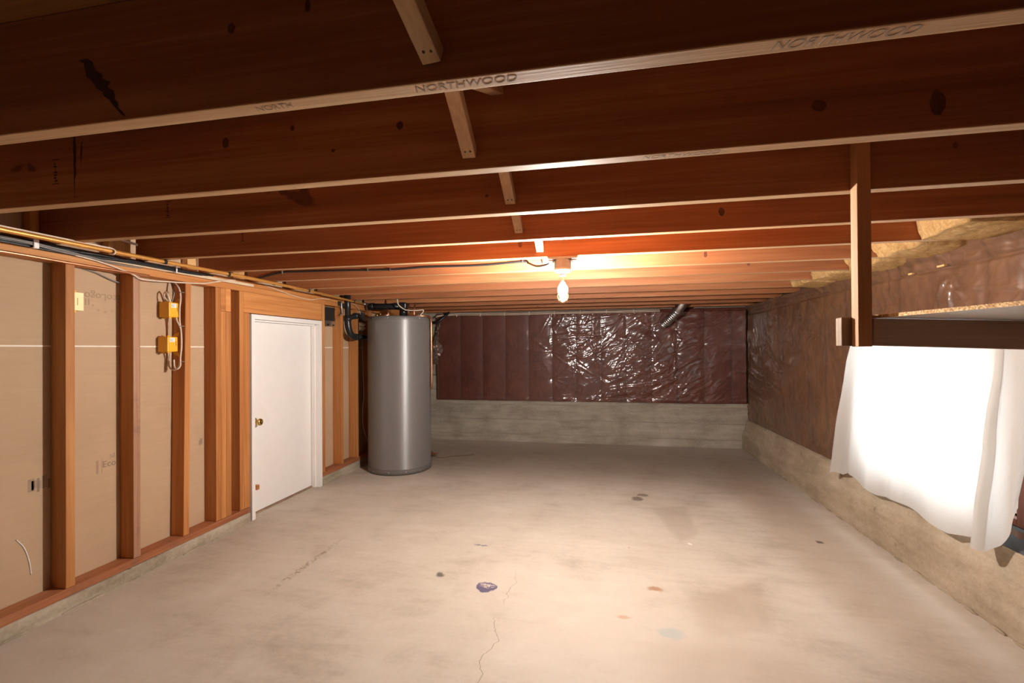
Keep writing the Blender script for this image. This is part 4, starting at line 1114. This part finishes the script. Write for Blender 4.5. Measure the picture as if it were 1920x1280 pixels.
# ------------------------------------------------------------------ wiring, duct along the back wall
for dz, lab in ((0.0, 'lower white cable clipped along the top of the back wall'), (0.016, 'upper white cable clipped along the top of the back wall')):
    o = empty('white_cable', (-0.6, 5.74, 1.63), lab, 'cable', 'white cables along the back wall')
    MB().tube([(-2.12, 5.70, 1.612 + dz), (-2.05, 5.735, 1.634 + dz * .6), (-1.8, 5.750, 1.641 + dz), (-1.2, 5.750, 1.632 + dz), (-0.6, 5.750, 1.634 + dz), (0.0, 5.745, 1.632 + dz), (0.7, 5.745, 1.634 + dz)], 0.0055, 8).build('sheath', M_WCABLE, o)
    if dz == 0:
        for q in range(8):
            x = -1.85 + 0.32 * q
            MB().box((x - .004, 5.738, 1.620), (x + .004, 5.756, 1.662), .001).build('clip', M_WCABLE, o)
tag(MB().tube([(-1.93, 5.685, 1.680), (-1.96, 5.64, 1.63), (-2.04, 5.60, 1.555), (-2.10, 5.62, 1.535), (-2.16, 5.62, 1.55)], 0.017, 12).build('black_hose', M_ABS), 'short black hose curling down behind the right side of the heater', 'hose')
o = empty('flexible_duct', (0.85, 5.6, 1.48), 'silver flexible duct poking down from the joists at the back wall', 'duct')
path = [Vector(p) for p in ((0.93, 5.50, 1.735), (0.905, 5.52, 1.675), (0.87, 5.56, 1.615), (0.81, 5.64, 1.545), (0.745, 5.745, 1.475))]
MB().tube(path[:3], 0.056, 26, sub=8).build('elbow', M_STEEL, o)
MB().tube(path[2:], lambda t: 0.050 + 0.0035 * math.sin(t * 2 * PI * 11), 26, sub=44).build('flexible_hose', M_STEEL, o)
m = MB(); m.lathe([(0.052, -0.012), (0.060, -0.010), (0.060, 0.010), (0.052, 0.012)], path[2], path[3] - path[1], 26); m.build('collar', M_STEEL, o)

# ------------------------------------------------------------------ insulation stuffed between the joist ends on the right
ILAB = ['yellow insulation batt stuffed above the curtain, largest of the row, nearest the camera', 'yellow insulation batt second from the camera above the right wall plastic',
        'yellow insulation tuft third from the camera above the right wall plastic', 'thin yellow insulation tuft fourth from the camera above the right wall', 'last small yellow insulation tuft, deepest along the right wall']
for i, (k, xl, zb) in enumerate(((3, 1.405, 1.668), (4, 1.455, 1.664), (5, 1.495, 1.660), (6, 1.475, 1.664), (7, 1.49, 1.667))):
    y0, y1 = JY(k) + 0.043, JY(k + 1) - 0.003
    m = MB()
    nu, nv = 22, 40
    rows = []
    for a in range(nv + 1):
        t = a / nv
        row = []
        for b_ in range(nu + 1):
            y = y0 + (y1 - y0) * b_ / nu
            e = math.sin(PI * b_ / nu) ** 0.4
            xe = xl + 0.05 * mnoise.noise(Vector((y * 9, k * 3.1, 0))) + 0.03 * (b_ / nu)
            if t < 0.4:     # end face, top to bottom
                q = t / 0.4; x = xe - 0.025 * math.sin(PI * q); z = 1.90 - (1.90 - zb) * q
            else:           # underside
                q = (t - 0.4) / 0.6; x = xe + (1.735 - xe) * q; z = zb - 0.020 * min(1, q * 1.6) * e
            if b_ in (0, nu): z = max(z, 1.70)
            d = mnoise.fractal(Vector((x * 16, y * 16, z * 16 + k)), 1.0, 2.0, 5) * 0.014
            row.append(Vector((x + d * (1 if t < .5 else .3), y, max(z + abs(d) * (.5 if t > .4 else 0.3), zb - 0.020))))
        rows.append(row)
    m.grid(rows)
    back = [[Vector((1.735, y0, 1.90)), Vector((1.735, y1, 1.90))], [Vector((1.735, y0, zb)), Vector((1.735, y1, zb))]]
    m.grid(back)
    tag(m.build('insulation_batt', M_WOOL), ILAB[i], 'insulation', 'insulation batts over the right wall')

# ------------------------------------------------------------------ hanging shelf at the right
sh = empty('hanging_shelf', (0.785, 1.584, 1.187), 'wooden hanging shelf frame with a particle board top, hung from the joist', 'shelf')
MB().box((0.7665, 1.563, 1.187), (0.8045, 1.6020, ZT - 0.03), 0.002).build('post', M_POST, sh)
tilt = Matrix.Rotation(math.atan(0.037), 3, 'Y')
MB().box((0.8050, 1.563, 1.190), (1.660, 1.601, 1.272), 0.003, rot=tilt, pivot=(0.805, 1.58, 1.19)).build('rail', M_RAIL, sh)
MB().box((0.7390, 1.6030, 1.189), (0.800, 1.640, 1.279), 0.003).build('back_rail_end', M_GREYWOOD, sh)
mb_ = MB()
q0 = [(0.829, 1.575, 0), (0.905, 0.95, 0), (1.665, 0.95, 0), (1.665, 1.60, 0), (0.829, 1.60, 0)]
zt = lambda x: 1.2745 - 0.037 * (x - 0.805)
mb_.prism([(x, y, zt(x)) for x, y, _ in q0], (0, 0, 0.010))
bd = mb_.build('shelf_board', [M_MELAMINE, M_CHIP], sh)
for p in bd.data.polygons:
    if abs(p.normal.z) < 0.7: p.material_index = 1
MB().box((0.8050, 1.5665, 1.2735), (0.829, 1.601, 1.281), 0.001).build('spacer', M_POST, sh)

# ------------------------------------------------------------------ curtain over the window
hem = [(3.606, .298), (3.555, .322), (3.50, .318), (3.42, .352), (3.341, .345), (3.25, .315), (3.17, .318), (3.106, .301), (3.02, .318), (2.95, .322), (2.813, .330), (2.66, .315), (2.508, .308), (2.42, .330), (2.352, .350),
       (2.340, .335), (2.315, .322), (2.268, .322), (2.225, .370), (2.185, .440), (2.150, .55)]
def lerp_list(L_, t):
    x = t * (len(L_) - 1); i = min(int(x), len(L_) - 2); f_ = x - i
    return tuple(a + (b_ - a) * f_ for a, b_ in zip(L_[i], L_[i + 1]))
left_bulge = [(1.27, 3.335), (1.171, 3.344), (1.013, 3.393), (0.791, 3.479), (0.52, 3.572), (0.359, 3.617), (0.295, 3.606)]
def curtain_pt(u, v, back=0.0):
    yb, zb = lerp_list(hem, u)
    # the turned-back edge starts at u = 0.715
    yt = 3.335 + (2.235 - 3.335) * (u / 0.715) if u < 0.715 else 2.235 + (2.128 - 2.235) * ((u - 0.715) / 0.285)
    z = 1.27 + (zb - 1.27) * v
    e = v ** 0.9 if u < 0.7 else v ** (1.15 if u < .86 else 1.0)
    y = yt + (yb - yt) * e
    if u > 0.86: y -= 0.045 * math.sin(PI * min(1, v * 1.05)) * (u - 0.86) / 0.14
    amp = 0.006 + 0.010 * v
    x = 1.604 - amp * (math.sin(u * 46 + 1.2 * math.sin(v * 3)) * 0.6 + math.sin(u * 21 + 2.0) * 0.6) - 0.010 * CN[min(int(u * 400), 400), min(int(v * 200), 200)]
    x -= 0.060 * math.exp(-((u - 0.79) / 0.060) ** 2) * (0.35 + 0.65 * v)
    x -= 0.018 * math.exp(-((u - 0.02) / 0.05) ** 2) * v
    return Vector((min(x, 1.612) + back, y, z))
_cu, _cv = np.meshgrid(np.linspace(0, 7, 401), np.linspace(0, 5, 201), indexing='ij')
CN = fnoise(_cu, _cv, 5, 3) - 0.5
NU, NV = 170, 80
m = MB(); m.grid([[curtain_pt(i / NU, j / NV) for j in range(NV + 1)] for i in range(NU + 1)])
ct = m.build('curtain', M_CURTAIN)
tag(ct, 'white cloth curtain hanging over the bright window on the right wall', 'curtain')
m = MB(); m.grid([[curtain_pt(0.725 + 0.125 * i / 24, 0.985 * j / NV, 0.007 + 0.010 * math.sin(PI * i / 24)) for j in range(NV + 1)] for i in range(25)])
m.build('turned_edge', M_CURTAIN, ct)
# dark sheet on the ledge below the window and the stepped end of the curb
m = MB(); m.prism([(1.652, 1.20, 0.352), (1.700, 1.20, 0.430), (1.728, 1.20, 0.430), (1.728, 1.20, 0.352)], (0, 2.1, 0))
tag(m.build('sill_flashing', plain('dark_slate_sheet', hexlin(62, 66, 72), 0.45, var=0.3)), 'dark slate coloured flashing under the window, beside the curtain hem', 'flashing')
struct(MB().box((1.6435, 0.9, 0.2), (1.70, 2.285, 0.349), 0.006).build('trim_3', M_CONC_RIGHT, origin=(1.66, 1.6, 0.2)))

# ------------------------------------------------------------------ debris by the heater
o = empty('leaf_litter', (-1.82, 4.80, 0), 'small clump of dry brown leaves on the floor right of the heater', 'leaves')
rr = random.Random(3)
for q in range(6):
    c_ = Vector((-1.82 + rr.uniform(-.035, .035), 4.80 + rr.uniform(-.05, .05), rr.uniform(.006, .055)))
    R = Matrix.Rotation(rr.uniform(0, 6), 3, 'Z') @ Matrix.Rotation(rr.uniform(-1.2, 1.2), 3, 'X')
    rows = []
    for a in range(7):
        t = a / 6; w = 0.020 * math.sin(PI * (0.08 + 0.88 * t))
        rows.append([c_ + R @ Vector((b_ * w, (t - .5) * 0.07, 0.010 * math.sin(t * 4 + q) + 0.010 * b_ * b_)) for b_ in (-1, -.5, 0, .5, 1)])
    for r_ in rows:
        for p in r_: p.z = max(p.z, 0.002)
    m = MB(); m.grid(rows); m.build('leaf', M_LEAF, o)
tag(MB().tube([(-1.79, 4.80, .004), (-1.70, 4.82, .004), (-1.62, 4.90, .003), (-1.50, 4.95, .003), (-1.42, 5.02, .003)], 0.003, 6).build('twig', M_LEAF), 'thin twig lying on the floor beside the dry leaves', 'twig')
